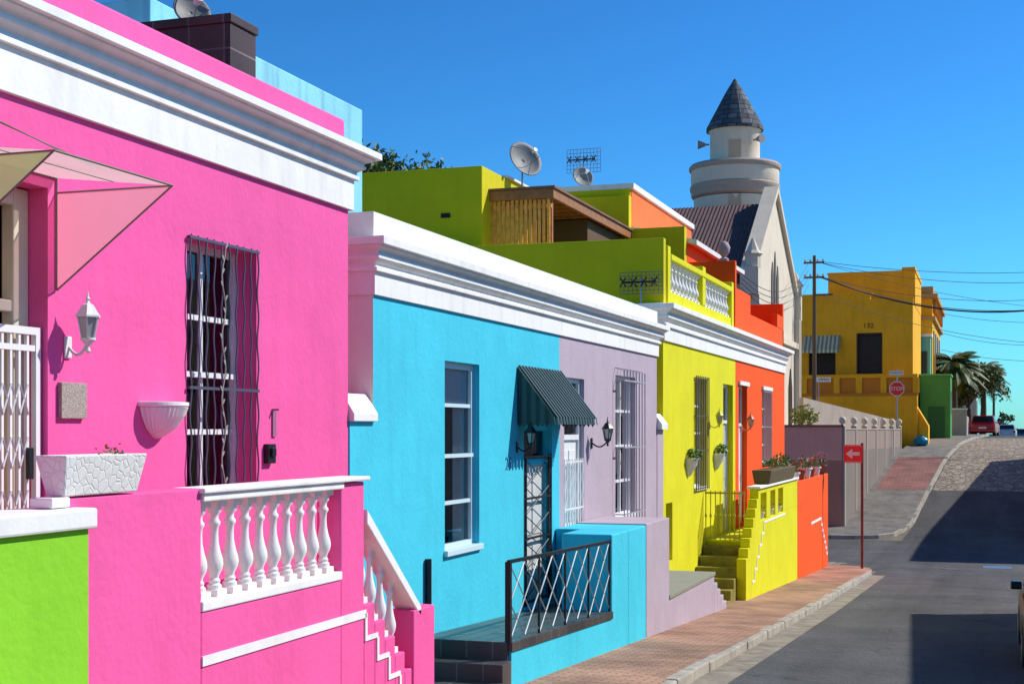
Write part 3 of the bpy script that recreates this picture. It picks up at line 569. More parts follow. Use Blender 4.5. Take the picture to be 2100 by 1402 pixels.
# ------------------------------------------------------------ LILAC HOUSE
lh=T('lilac_house','pale lilac terrace house with white cornice and barred window','house',(-6,23,g(23)))
lw=(Yu(1262,FX),Yu(1303,FX),-1.5,.92); ld=(Yu(1157,FX),Yu(1198,FX),-2.6,.78)
facade(lh,FX,BY1,LY1,-5.5,1.4,[lw,ld],LILAC,rev=.16,depth=7)
corn2(lh,BY1,LY1,BC,last=True)
w=win(lh,FX,*lw,WGLOSS,hs=(.5,.25,.75),vs=(.5,),rev=.14)
bars(w,FX+.17,lw[0]-.05,lw[1]+.02,lw[2]-.15,lw[3]+.12,8,mat('grey_lilac_bars',(.42,.39,.43),rough=.4),r=.010,out=.16,cross=(.08,.5,.92),ret=.16)
w=door(lh,FX,*ld,WGLOSS,WGLOSS,fan=.9,rev=.14)
bars(w,FX-.01,ld[0]+.05,ld[1]-.05,-2.6,-.45,8,WGLOSS,r=.014,cross=(.03,.35,.65,.98),name='security_gate',wave=.01,per=.3)
lantern(Yu(1212,FX),-.22,FX,BLACK,'black metal wall lantern on the lilac wall',s=1.05,reach=.26)
ls=PT('front_terrace',lh,(SX,24,g(24)))
a0=Yu(1325,SX)+.003; a1=Yu(1372,SX); a2=Yu(1465,SX); a3=Yu(1490,SX)
b=B().box(-5.99,SX+.005,a0,a1,-5.5,-1.42).box(-5.99,SX,a1,a2,-5.5,-2.74)
for i in range(4): b.box(-5.99,SX,a2+(a3-a2)*i/4,a2+(a3-a2)*(i+1)/4,-5.5,-2.90-.15*i)
O(b,'terrace_wall',LILAC,ls,bevel=.015)
O(B().box(-5.99,SX+.02,a1,a2+.02,-2.74,-2.67),'floor',mat('grey_green_slab',(.26,.27,.20),rough=.8,bump=.2),ls,bevel=.008)
gp=PT('gap_wall',lh,(FX,26.6,g(26))); O(B().box(-6.15,-5.99,LY1+.005,26.88,-5,.0),'low_wall',LILAC,gp); O(B().prism([(-6.2,LY1+.01,0),(-5.9,LY1+.01,0),(-5.9,LY1+.01,.1),(-6.05,LY1+.01,.3),(-6.2,LY1+.01,.3)],(0,.52,0)),'coping',WHITE,gp)
# ------------------------------------------------------------ LIME HOUSE
MY0,MY1,OY1=26.9,Yu(1508,FX),44.0
mh=T('lime_house','lime yellow house with white cornice, roof terrace and wooden pergola','house',(-6,31,g(31)))
mw=(Yu(1424,FX),Yu(1449,FX),Zv(1000,FX,30.5),Zv(776,FX,30.5)); md=(Yu(1483,FX),Yu(1503,FX),-2.47,Zv(788,FX,34))
mw2=(27.15,27.75,-2.6,-1.45)
facade(mh,FX,MY0,MY1,-6,1.75,[mw,md,mw2],LIME,rev=.18,depth=7)
MCp=[(0,1.72),(.04,1.72),(.04,1.99),(.085,1.99),(.085,2.05),(.06,2.055),(.06,2.10),(.14,2.16),(.14,2.20),(.11,2.205),(.11,2.24),(.21,2.30),(.21,2.325),(.27,2.325),(.27,2.42),(0,2.45),(-.3,2.45),(-.3,1.72)]
corn2(mh,MY0,MY1,MCp,first=True)
w=win(mh,FX,*mw,WGLOSS,hs=(.5,.25,.75),vs=(.5,)); bars(w,FX+.05,mw[0]-.02,mw[1]+.02,mw[2]-.05,mw[3]+.05,8,mat('brown_bars',(.12,.09,.04),rough=.5),r=.014,ret=.05,cross=(.02,.35,.65,.98))
door(mh,FX,*md,mat('grey_door',(.45,.47,.46),rough=.5),WGLOSS,fan=.9)
win(mh,FX,*mw2,mat('cream_vent',(.6,.58,.4)),hs=(),vs=(.5,),sill=False,curt=2)
rb=PT('roof_balustrade',mh,(FX,31,2.45))
t0,t1=27.6,34.6
O(B().box(-6.25,-6.02,t0,t1,2.45,2.74).box(-6.27,-5.98,t0,t1,3.36,3.48).box(-6.25,-6.0,t0-.25,t0,2.45,3.62).box(-6.25,-6.0,30.9,31.25,2.74,3.60).box(-6.25,-6.0,t1,t1+.3,2.45,3.62),'rail',LIME,rb,bevel=.015)
balusters(rb,-6.13,t0+.05,30.85,9,2.74,3.36,WHITE,r=.09); balusters(rb,-6.13,31.3,t1-.05,9,2.74,3.36,WHITE,r=.09)
b=B().box(-9.9,-6.0,26.95,27.15,1.9,3.72).box(-14.5,-9.9,26.95,27.2,1.6,3.72)
O(b,'terrace_side_wall',LIME_SHADE,mh,bevel=.015)
ux=-9.95
O(B().box(-16,ux,27.5,35.0,1.6,5.45),'upper_storey',LIME_SHADE,mh,bevel=.02)
O(B().box(ux-.3,ux+.06,29.0,35.0,5.45,5.50),'roof_edge',WHITE,mh)
vb=B(); 
x=Xu(905,27.5); vb.box(x,x+.2,27.47,27.505,Zv(447,-10.8,27.5),Zv(438,-10.8,27.5))
O(vb,'air_vent',DARK,mh)
pg=PT('pergola',mh,(-9.3,31,3.6)); px0,px1,py0,py1,pz=-10.1,-8.62,28.0,34.85,4.98
wb=B(); n=15
for i in range(n):
    x=px0+(px1-px0)*(i+.12)/n; j=random.uniform(-.02,.02); wb.box(x,x+(px1-px0)/n*.66,py0+.02,py0+.05,3.5,4.78+j)
for z_ in (3.75,4.6): wb.box(px0,px1,py0+.05,py0+.09,z_,z_+.08)
O(wb,'slat_screen',mat('amber_slats',(.90,.38,.05),rough=.55,var=.35,vs=8),pg)
wb=B().box(px0,px1+.08,py0-.06,py0,pz-.2,pz).box(px1,px1+.08,py0,py1,pz-.2,pz)
for i in range(12): y=py0+.3+i*.56; wb.box(px0+.1,px1,y,y+.07,pz-.16,pz-.02)
y=py0+.1; wb.box(px1-.1,px1,y,y+.1,3.5,pz-.2)
O(wb,'beams',WOOD,pg,bevel=.008)
O(B().box(px0-.1,px1+.12,py0-.1,py1,pz+.002,pz+.05),'roof_sheet',mat('weathered_board',(.22,.10,.06),rough=.8,var=.3),pg)
O(B().box(ux+.003,px1-.1,py0+3.2,py1-.02,3.5,4.8),'inner_wall',mat('dark_wood_wall',(.12,.07,.03),rough=.8),pg)
O(B().box(-8.6,-7.2,34.7,34.98,2.5,5.05).box(-14,-8.62,34.7,34.98,2.5,5.9),'party_wall',LIME_SHADE,mh,bevel=.01)
O(B().box(-9.9,-6.3,27.2,34.7,2.3,2.4),'terrace_floor',CONC,mh)
ms=PT('front_terrace',mh,(SX,33,g(33))); e0=Yu(1530,SX); e1=Yu(1635,SX)
b=B()
q0=e0+1.7
for i in range(7): b.box(-5.1,SX,e0+i*1.7/7,e0+(i+1)*1.7/7,-6,-2.75+.2*i)
op=[(Yu(1560,SX),Yu(1572,SX)),(Yu(1580,SX),Yu(1590,SX)),(Yu(1596,SX),Yu(1606,SX))]
b.box(-5.1,SX,q0,e1,-6,-2.05).box(-5.1,SX,q0,e1,-1.45,-1.33)
yy=[q0]+[t for o_ in op for t in o_]+[e1]
for i in range(0,len(yy),2): b.box(-5.1,SX,yy[i],yy[i+1],-2.05,-1.45)
b.box(-5.99,-5.1,31.2,e1,-6,-2.47)
O(b,'terrace_wall',LIME,ms,bevel=.012)
O(B().box(-5.16,SX+.05,q0-.04,e1,-1.33,-1.28),'coping',WHITE,ms,bevel=.01)
b=B()
for i in range(6): b.box(-5.99,-5.1,28.9+i*.38,28.9+(i+1)*.38,-6,-3.55+.2*i)
O(b,'steps',mat('olive_step_paint',(.22,.19,.03),rough=.8,var=.4,vs=3,bump=.2),ms,bevel=.01)
b=B()
for i in range(5):
    y=e0+.8+i*.34; z=-3.35+.24*i; b.box(SX+.001,SX+.012,y,y+.34,z,z+.05); b.box(SX+.001,SX+.012,y+.29,y+.34,z+.05,z+.24)
b.box(SX+.001,SX+.012,e0+2.5,e0+6.0,-2.15,-2.10)
O(b,'white_trim_line',WHITE,ms)
b=B()
for i in range(9): 
    t=i/8; y=31.0; x=-5.95+.85*t; b.box(x-.01,x+.01,y-.01,y+.01,-2.45,-1.35); b.lathe(x,y,-1.9,[(.005,-.08),(.03,0),(.005,.08)],6)
b.box(-5.97,-5.08,30.985,31.015,-1.42,-1.38).box(-5.97,-5.08,30.985,31.015,-2.40,-2.36)
O(b,'gate',mat('olive_iron',(.45,.42,.04),rough=.5),ms)
def pot(x,y,z,r,m,label,pm=LEAF2,fm=None,fn=0,leaf=.03,rr=None,n=70,group='potted plants'):
    e=T('potted_plant',label,'potted plant',(x,y,z),group); rr=rr or r*1.3
    O(B().lathe(x,y,z,[(r*.6,0),(r*.66,.02),(r*.9,r*1.3),(r*1.08,r*1.35),(r*1.08,r*1.6),(r*.9,r*1.6),(r*.85,r*1.45)],14),'pot',m,e,smooth=True)
    foliage_blob('foliage',e,x,y,z+r*1.6+rr*.6,rr,rr,rr*.8,n,leaf,pm,fm,fn); return e
for a,c_ in op: pot(-4.98,(a+c_)/2,-2.05,.10,WGLOSS,'small white pot with red flowers in a lime wall niche',fm=FLOWR,fn=4,n=30)
# ------------------------------------------------------------ ORANGE HOUSE
oh=T('orange_house','bright orange terrace house with white cornice and stepped upper floor','house',(-6,40,g(40)))
od=(Yu(1515,FX),Yu(1532,FX),-2.4,Zv(790,FX,36)); ow=(Yu(1563,FX),Yu(1580,FX),Zv(950,FX,40),Zv(800,FX,40))
facade(oh,FX,MY1,OY1,-6,1.75,[od,ow],ORANGE,rev=.2,depth=8)
corn2(oh,MY1,OY1,MCp,last=True)
door(oh,FX,*od,WGLOSS,WGLOSS,fan=1.0)
w=win(oh,FX,*ow,WGLOSS,hs=(.5,.25,.75),vs=(.5,)); bars(w,FX+.04,ow[0],ow[1],ow[2],ow[3],8,mat('grey_bars',(.30,.27,.27),rough=.5),r=.014)
for q in (od,ow): O(B().box(FX-.05,FX+.06,q[0]-.1,q[1]+.1,q[3],q[3]+.10),'lintel_trim',WHITE,oh)
O(B().box(-16,-8.62,34.99,42.6,1.6,6.1),'upper_storey',SALMON,oh)
O(B().box(-16.05,-8.55,34.93,42.7,6.1,6.24),'parapet_trim',WHITE,oh)
O(B().box(-13.5,-8.64,34.91,34.985,2.4,6.1),'side_cladding',LIME_SHADE,oh)
O(B().box(-8.6,-7.2,35.0,42.2,1.6,4.75),'middle_storey',ORANGE,oh)
O(B().prism([(-7.2,35.0,4.68),(-6.95,35.0,4.62),(-6.95,35.0,4.74),(-8.6,35.0,5.15),(-8.6,35.0,5.02)],(0,7.3,0)),'eave',mat('eave_white',(.72,.72,.70),rough=.7),oh)
O(B().box(-7.2,-6.0,35.1,35.3,2.46,4.2).box(-6.2,-6.02,35.3,37.6,2.46,3.55).box(-6.2,-6.02,37.6,43.95,2.46,3.05).box(-8.6,-6.02,43.75,43.98,1.75,3.85).box(-6.2,-6.02,42.6,43.75,3.05,3.45),'terrace_parapet',ORANGE,oh,bevel=.02)
O(B().lathe(-6.3,35.2,4.2,[(.12,0),(.12,.06),(.05,.1),(.14,.22),(.16,.34),(.10,.46),(.03,.5)],12),'finial',mat('mauve_finial',(.45,.30,.32)),oh,smooth=True)
os_=PT('front_terrace',oh,(SX,42,g(42))); 
O(B().box(-5.1,SX+.004,e1+.003,46.0,-6,-1.40).box(-6.3,-5.1,e1+.003,46.0,-6,-2.4),'terrace_wall',ORANGE,os_,bevel=.015)
b=B().box(SX+.005,SX+.016,41.5,44.0,-2.75,-2.68)
for i in range(6):
    y=44.0+i*.3; z=-2.75-.2*i; b.box(SX+.005,SX+.016,y,y+.06,z-.2,z+.07); b.box(SX+.005,SX+.016,y+.06,y+.3,z-.2,z-.14)
O(b,'white_trim_line',WHITE,os_)
tp=T('planter_box','long brown planter box of green shrubs on the lime wall','planter',(-5,35.6,-1.27)); O(B().prism([(-5.2,33.0,-1.275),(-4.86,33.0,-1.275),(-4.8,33.0,-.95),(-5.26,33.0,-.95)],(0,4.4,0)),'box',mat('brown_planter',(.12,.085,.035),rough=.8,bump=.3),tp,bevel=.02)
for i in range(5): foliage_blob('shrub',tp,-5.03,34.2+i*.7,-.82,.18,.32,.10+.10*random.random()+(.1 if i in(2,3) else 0),90,.045,LEAF2)
for i,(y,pm,hh) in enumerate(((38.6,FLOWR,.2),(39.8,None,.30),(41.0,FLOWP,.18),(42.2,None,.26),(43.4,FLOWR,.2),(44.8,FLOWP,.24))):
    pot(-5.0,y,-1.395,.15+.02*(i%3),WGLOSS if i%2==0 else TERRA,('white pot of sparse geraniums on the orange wall' if i%2==0 else 'terracotta pot with green plant on the orange wall'),fm=pm,fn=7,leaf=.045,rr=hh,n=60)
for (u,v) in ((1425,940),(1480,930)):
    y=Yu(u,-5.85); z=Zv(v,FX,y); e=T('wall_planter','white bracket planter with trailing green plant on the lime wall','planter',(FX,y,z),'wall planters')
    O(B().lathe(FX,y,z,[(.02,-.38),(.08,-.34),(.12,-.25),(.18,-.15),(.22,-.03),(.24,0),(.2,.01)],18,-math.pi/2,math.pi/2,flute=.04),'bowl',WHITE,e)
    foliage_blob('foliage',e,FX+.14,y,z+.08,.16,.26,.15,170,.045,LEAF2)
lantern(Yu(1478,-5.75),Zv(872,FX,33),FX,mat('yellow_lamp_metal',(.6,.55,.05),rough=.5),'yellow painted wall lantern on the lime wall',s=1.0)
lantern(Yu(1541,-5.75),Zv(878,FX,37.6),FX,mat('orange_lamp_metal',(.6,.2,.08),rough=.5),'orange painted wall lantern by the orange door',s=1.05)
y=29.5; x=Xu(1071,y); dish(x,y,Zv(332,x,y),.42,.95,'large grey satellite dish on the lime roof',5.05)
y=35.5; x=Xu(1193,y); dish(x,y,Zv(366,x,y),.29,.7,'small grey satellite dish on the roof parapet',6.1)
def antenna(x,y,z,w,h,z0,label):
    e=T('grid_antenna',label,'antenna',(x,y,z0),'roof antennas'); b=B()
    for i in range(11): xx=x-w/2+w*i/10; b.tube([(xx,y,z-h/2),(xx,y,z+h/2)],.006,4)
    for i in range(7): z_=z-h/2+h*i/6; b.tube([(x-w/2,y,z_),(x+w/2,y,z_)],.006,4)
    O(b,'grid',mat('dark_wire',(.10,.12,.15),rough=.5),e)
    b=B().tube([(x-w*.4,y-.18,z),(x+w*.4,y-.18,z)],.02,6)
    for i in range(4):
        xx=x-w*.36+w*.24*i; b.tube([(xx-.06,y-.22,z+.09),(xx+.06,y-.22,z-.09)],.014,4).tube([(xx-.06,y-.22,z-.09),(xx+.06,y-.22,z+.09)],.014,4)
    O(b,'dipoles',BLACK,e); O(B().tube([(x,y,z0),(x,y,z+.1)],.02,6),'mast',GREYM,e)
y=36; x=Xu(1197,y); antenna(x,y,Zv(330,x,y),.92,.62,5.9,'wire grid television antenna on a roof mast')
y=26.7; x=Xu(1315,y); antenna(x,y,Zv(580,x,y),.85,.42,1.9,'wire grid antenna mounted before the shaded lime side wall')
pb=T('pale_blue_house','pale blue taller building rising behind the pink house','house',(-8,15,2)); O(B().box(-12,-7.45,13.4,16.2,-4,4.0).box(-14,-9.75,15,17,3.75,5.3),'wall',PALEBLUE,pb,bevel=.02)
# ------------------------------------------------------------ trees
def tree(x,y,z0,zc,r,label,n=2600,leaf=.12,m=LEAF,clumps=26,flat=.75):
    e=T('tree',label,'tree',(x,y,z0),'trees'); b=B(); H=zc-z0
    b.tube([(x,y,z0),(x+.1,y,z0+H*.4),(x-.05,y,z0+H*.75),(x,y,zc)],[r*.09,r*.07,r*.055,r*.03],8)
    for k in range(6):
        a=k*1.05; b.tube([(x,y,z0+H*.6),(x+math.cos(a)*r*.35,y+math.sin(a)*r*.35,zc-r*.1),(x+math.cos(a)*r*.7,y+math.sin(a)*r*.7,zc+r*.15)],[r*.05,r*.03,r*.012],6)
    O(b,'trunk',BARK,e); c=B()
    for k in range(clumps):
        d=Vector((random.gauss(0,1),random.gauss(0,1),random.gauss(0,1))).normalized()*random.uniform(.35,1)
        q=Vector((x+d.x*r,y+d.y*r,zc+d.z*r*flat)); cr=r*random.uniform(.18,.36)
        for i in range(n//clumps):
            t=Vector((random.gauss(0,1),random.gauss(0,1),random.gauss(0,.8))).normalized()*cr*random.random()**.5; c.leaf(q+t,leaf)
    O(c,'crown',m,e); return e
x=Xu(762,40); tree(x,40,-2,7.1,2.3,'dark green leafy tree behind the houses',n=13000,leaf=.10,clumps=60)
def palm(x,y,z0,z1,R,label,nf=60):
    e=T('palm_tree',label,'palm tree',(x,y,z0),'palm trees'); 
    O(B().tube([(x,y,z0),(x+.08,y,(z0+z1)/2),(x,y,z1)],[.30,.22,.2],10),'trunk',BARK,e); b=B()
    for k in range(nf):
        a=k*2.4; el=random.uniform(-.6,1.3); L=R*random.uniform(.75,1.1); pts=[]
        for i in range(13):
            t=i/12; rr=L*t*math.cos(el*(1-t*.5)); z_=L*(t*math.sin(el)-t*t*.55); pts.append(Vector((x+math.cos(a)*rr,y+math.sin(a)*rr,z1+z_)))
        b.tube(pts,.025,3)
        side=Vector((-math.sin(a),math.cos(a),0))
        for i in range(1,12):
            for j in (0,.33,.66):
                p=pts[i].lerp(pts[min(12,i+1)],j); w=R*.26*math.sin(math.pi*min(1,(i+j)/12*.9+.08)); d=(pts[min(12,i+1)]-pts[i]).normalized()
                for sg in (1,-1): b.poly([p,p+d*.09,p+side*sg*w+d*w*.5+Vector((0,0,-w*.45))])
    O(b,'crown',PALM,e); return e
x=Xu(1955,104); palm(x,104,-.6,Zv(745,x,104),2.2,'shaggy palm tree beside the green house')
x=Xu(2015,116); palm(x,116,-.8,Zv(765,x,116),2.3,'tall palm tree along the uphill street')
x=Xu(1985,110); tree(x,110,-.6,Zv(790,x,110),2.4,'low green street tree below the palms',n=5200,leaf=.14,clumps=38)
x=Xu(2058,160); tree(x,160,-1,Zv(862,x,160),1.6,'small distant street tree',n=900,leaf=.16,clumps=12)
x=Xu(1650,65.5); e=T('shrub','yellow green shrub behind the corner wall','shrub',(x,65.5,.1)); foliage_blob('foliage',e,x,65.5,.6,.7,.6,.55,500,.09,foliage('yellow_leaf',(.16,.19,.02),(.40,.38,.04)))
# ------------------------------------------------------------ MOSQUE
mq=T('mosque','cream mosque with gabled front and round minaret with slate cone','mosque',(-12,70,0))
gx=-10.0; my0,my1=63.2,77.6; mid=69.8
O(B().prism([(gx-.6,my0+.1,-1),(gx-.6,my1-.1,-1),(gx-.6,my1-.1,6.5),(gx-.6,mid,10.85),(gx-.6,my0+.1,6.5)],(-11.4,0,0)).prism([(gx,my0,-1),(gx,my1,-1),(gx,my1,7.0),(gx,mid,11.5),(gx,my0,7.0)],(-.6,0,0)),'wall',CREAM,mq)
b=B()
for (ya_,za_,yb_,zb_) in ((my0-.3,7.0,mid,11.6),(mid,11.6,my1+.3,6.85)):
    b.prism([(gx-.5,ya_,za_),(gx-.5,yb_,zb_),(gx-.5,yb_,zb_+.3),(gx-.5,ya_,za_+.3)],(.7,0,0))
b.box(gx-.5,gx+.3,my0-.5,my0+.3,6.0,7.2).box(gx-.5,gx+.3,my1-.3,my1+.5,5.9,7.2)
b.lathe(gx,my0-.1,7.2,[(.35,0),(.35,.5),(.45,.6),(.3,.75),(.05,1.3)],8).lathe(gx,my1+.1,7.2,[(.35,0),(.35,.5),(.45,.6),(.3,.75),(.05,1.3)],8)
O(b,'gable_coping',CREAM,mq)
rf=B(); n=60
for i in range(n):
    xa=gx-.6-11.4*i/n; xb=gx-.6-11.4*(i+1)/n; xm=(xa+xb)/2
    for (p,q,o0,o1) in ((xa,xm,0,.05),(xm,xb,.05,0)):
        rf.poly([(p,my0-.7,6.55+o0),(q,my0-.7,6.55+o1),(q,mid,11.05+o1),(p,mid,11.05+o0)])
        rf.poly([(p,my1+.4,6.4+o0),(q,my1+.4,6.4+o1),(q,mid,11.05+o1),(p,mid,11.05+o0)])
O(rf,'roof',ROOFM,mq)
LOUV=mat('louvre_grey',(.14,.12,.10),rough=.8)
for y in (mid-.9,mid,mid+.9):
    h=2.3 if y==mid else 1.7; z0=5.8
    O(B().prism([(gx+.005,y-.28,z0),(gx+.005,y+.28,z0),(gx+.005,y+.28,z0+h),(gx+.005,y,z0+h+.6),(gx+.005,y-.28,z0+h)],(.04,0,0)),'lancet_window',LOUV,mq)
for y in (72.3,75.4,): 
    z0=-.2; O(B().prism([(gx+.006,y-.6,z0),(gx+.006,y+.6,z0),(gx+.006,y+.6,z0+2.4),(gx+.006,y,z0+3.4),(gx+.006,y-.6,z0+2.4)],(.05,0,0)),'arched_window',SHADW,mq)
O(B().box(gx+.0,gx+.25,my0,my1,4.3,4.6).box(gx,gx+.3,my0-.2,my0+.5,-1,6.0).box(gx,gx+.3,my1-.5,my1+.2,-1,5.9),'string_course',CREAM,mq)
tx,ty=Xu(1507,75),75
mn=PT('minaret',mq,(tx,ty,8)) 
pxm=(-sy*tx+cy*ty)/F
def mz(v): return (880-v)*pxm
R=lambda px: px*pxm/2
TRIM=stucco('taupe_trim',(.52,.40,.31)); 
O(B().lathe(tx,ty,0,[(R(150),6),(R(158),mz(440)),(R(165),mz(436)),(R(168),mz(410))],32),'lower_drum',TOWER,mn,smooth=True)
O(B().lathe(tx,ty,0,[(R(168),mz(408)),(R(178),mz(404)),(R(178),mz(395)),(R(183),mz(392)),(R(183),mz(384)),(R(176),mz(381))],32),'corbel_band',TRIM,mn,smooth=True)
O(B().lathe(tx,ty,0,[(R(176),mz(381)),(R(179),mz(378)),(R(179),mz(352)),(R(172),mz(350))],32),'parapet_drum',TOWER,mn,smooth=True)
O(B().lathe(tx,ty,0,[(R(184),mz(352)),(R(187),mz(350)),(R(187),mz(344)),(R(180),mz(340)),(R(100),mz(340))],32),'parapet_trim',TRIM,mn,smooth=True)
O(B().lathe(tx,ty,0,[(R(101),mz(345)),(R(101),mz(275)),(R(110),mz(268)),(R(110),mz(262)),(R(60),mz(262))],28),'upper_drum',TOWER,mn,smooth=True)
O(B().lathe(tx,ty,0,[(R(118),mz(270)),(R(118),mz(265)),(R(100),mz(248)),(R(76),mz(226)),(R(52),mz(203)),(R(28),mz(182)),(R(3),mz(162))],16),'cone_roof',SLATEC,mn)
dr=Vector((-tx,-ty,0)).normalized()
for (v0,v1,rad) in ((337,296,101),(436,410,166)):
    c0=Vector((tx,ty,0))+dr*(R(rad)+.01); sd=Vector((-dr.y,dr.x,0))*.32; 
    O(B().prism([c0-sd+Vector((0,0,mz(v0))),c0+sd+Vector((0,0,mz(v0))),c0+sd+Vector((0,0,mz(v1))),c0-sd+Vector((0,0,mz(v1)))],-dr*.3),'panel',mat('tan_panel',(.68,.46,.28),rough=.8),mn)
for ang in (-2.9,-.6,):
    c0=Vector((tx,ty,mz(296))); d=Vector((math.cos(ang),math.sin(ang),0)); e=c0+d*R(104)
    O(B().tube([e,e+d*.2],.05,8).cyl(e+d*.2,e+d*.6,.08,.24,14),'loudspeaker',mat('speaker_grey',(.36,.33,.30)),mn)
structure(O(B().poly([(-60,63.2,.0),(-6.2,63.2,.0),(-4.85,80.5,.0),(-4.85,83,.0),(-60,83,0)]),'yard_ground',CONC))
rw=T('retaining_wall','tall two-tone mauve and brown retaining wall at the street corner','wall',(-6,63,g(63)))
O(B().box(-30,-6.1,62.9,63.15,-6,-1.35),'lower_wall',BROWNW,rw); O(B().box(-30,-6.1,62.9,63.15,-1.35,.1),'upper_wall',MAUVE,rw); O(B().box(-30,-6.02,62.84,63.2,.1,.2),'coping',mat('dark_coping',(.30,.14,.11),rough=.8),rw)
fw=T('street_wall','grey panelled boundary wall with cream piers and ball finials','wall',(-5.4,72,g(72)))
b=B(); pc=B(); up=B()
P0=Vector((-6.0,62.95)); P1=Vector((-4.64,80.8)); dd=(P1-P0); npier=6
def wallseg(bb,t0,t1,z1,off,th,z0=-6):
    a=P0+dd*t0; c_=P0+dd*t1; n=Vector((dd.y,-dd.x)).normalized()
    q=[a+n*off,c_+n*off,c_+n*(off-th),a+n*(off-th)]; k=len(bb.v)
    bb.v+=[(p.x,p.y,z0) for p in q]+[(p.x,p.y,z1) for p in q]; bb.f+=[tuple(k+z for z in qq) for qq in ((0,3,2,1),(4,5,6,7),(0,1,5,4),(1,2,6,5),(2,3,7,6),(3,0,4,7))]
for i in range(npier):
    t0=i/npier; wallseg(b,t0+.012,t0+1/npier,-.95,0,.2); wallseg(up,t0+.012,t0+1/npier,-.02,-.01,.18,-.95); wallseg(pc,t0-.0,t0+.012,.12,.02,.24)
wallseg(pc,.990,1.002,.12,.02,.24)
PIERM=stucco('pier_stone_paint',(.42,.36,.29))
O(b,'wall_panels',GREYW,fw); O(up,'upper_panels',stucco('grey_pink_paint',(.32,.245,.205)),fw); O(pc,'piers',PIERM,fw)
c2=B(); wallseg(c2,.001,.999,.05,.015,.23,-.018)
O(c2,'coping',PIERM,fw)
for i in range(0,npier+1,1):
    p=P0+dd*(i/npier+(.006 if i<npier else -.005)); O(B().lathe(p.x-.1,p.y,.12,[(.14,0),(.14,.05),(.06,.1),(.14,.2),(.16,.3),(.12,.4),(.03,.45)],12),'ball_finial',CREAM,fw,smooth=True)
sw=T('stair_wall','sloping cream stair wall beside the mosque','wall',(-7,70,0))
O(B().prism([(Xu(1640,66),66,.0),(Xu(1640,66),66,Zv(815,-8,66)),(Xu(1830,80),80,Zv(862,-5,80)),(Xu(1830,80),80,0)],(.2,-.2,0)),'wall',stucco('weathered_stair_paint',(.44,.36,.29),streak=.2),sw)
# ------------------------------------------------------------ YELLOW HOUSE 132
yh=T('ochre_house','two-storey ochre yellow corner house with stepped parapet, number 132','house',(-7,88,g(86)))
Y1=85.0; XR=Xu(1872,Y1); XL=Xu(1643,Y1); zz=lambda v,yy=Y1: Zv(v,XR,yy)
dwy=[(Xu(1758,Y1),Xu(1808,Y1),zz(765),zz(682)),(Xu(1660,Y1),Xu(1712,Y1),zz(768),zz(718))]
b=B(); xs=sorted([XL,XR]+[t for d in dwy for t in d[:2]]); zs=sorted([-3,zz(618)]+[t for d in dwy for t in d[2:]])
for i in range(len(xs)-1):
    for j in range(len(zs)-1):
        xm=(xs[i]+xs[i+1])/2; zm=(zs[j]+zs[j+1])/2
        if any(d[0]<xm<d[1] and d[2]<zm<d[3] for d in dwy): continue
        b.poly([(xs[i],Y1,zs[j]),(xs[i+1],Y1,zs[j]),(xs[i+1],Y1,zs[j+1]),(xs[i],Y1,zs[j+1])])
for d in dwy:
    for (p,q) in (((d[0],d[2]),(d[0],d[3])),((d[1],d[2]),(d[1],d[3])),((d[0],d[2]),(d[1],d[2])),((d[0],d[3]),(d[1],d[3]))):
        b.poly([(p[0],Y1,p[1]),(q[0],Y1,q[1]),(q[0],Y1+.3,q[1]),(p[0],Y1+.3,p[1])])
b.poly([(XR,Y1,-3),(XR,95,-3),(XR,95,zz(618)),(XR,Y1,zz(618))]); b.poly([(XL,Y1,zz(618)),(XR,Y1,zz(618)),(XR,95,zz(618)),(XL,95,zz(618))])
O(b,'wall',OCHRE,yh)
O(B().box(XL-.02,Xu(1785,Y1),Y1-.05,Y1+.3,zz(618),zz(602)).box(Xu(1785,Y1),XR+.02,Y1-.05,Y1+.3,zz(618),zz(611)).box(XL-.03,Xu(1790,Y1),Y1-.1,Y1+.35,zz(602),zz(598)).box(Xu(1690,Y1),XR+.02,Y1+2.2,95,zz(620),zz(560)+.3).box(Xu(1690,Y1)-.05,XR+.07,Y1+2.15,95.05,zz(560)+.3,zz(556)+.3).box(Xu(1845,Y1),XR+.04,Y1+2.0,95.1,zz(556)+.3,zz(550)+.3),'stepped_parapet',OCHRE,yh)
for d,nm in zip(dwy,('shuttered_door','shuttered_window')):
    e=PT(nm,yh,((d[0]+d[1])/2,Y1,d[2])); s_=B().box(d[0],d[1],Y1+.2,Y1+.25,d[2],d[3]); m_=(d[0]+d[1])/2
    for (p,q) in ((d[0]+.05,m_-.03),(m_+.03,d[1]-.05)):
        n=int((d[3]-d[2])/.14)
        for i in range(n): z=d[2]+.05+i*(d[3]-d[2]-.1)/n; s_.prism([(p,Y1+.2,z),(p,Y1+.15,z-.0),(p,Y1+.17,z+.07)],(q-p,0,0))
    O(s_,'shutters',mat('dark_shutter',(.04,.032,.025),rough=.6),e); O(B().box(d[0]-.04,d[0]+.04,Y1-.02,Y1+.14,d[2],d[3]).box(d[1]-.04,d[1]+.04,Y1-.02,Y1+.14,d[2],d[3]).box(d[0],d[1],Y1-.02,Y1+.14,d[3]-.04,d[3]+.04),'frame',mat('dark_frame',(.06,.04,.025)),e)
aw=PT('awning',yh,(Xu(1685,Y1),Y1,zz(683)))
a0_,a1_=Xu(1646,Y1-.6),Xu(1722,Y1-.6)
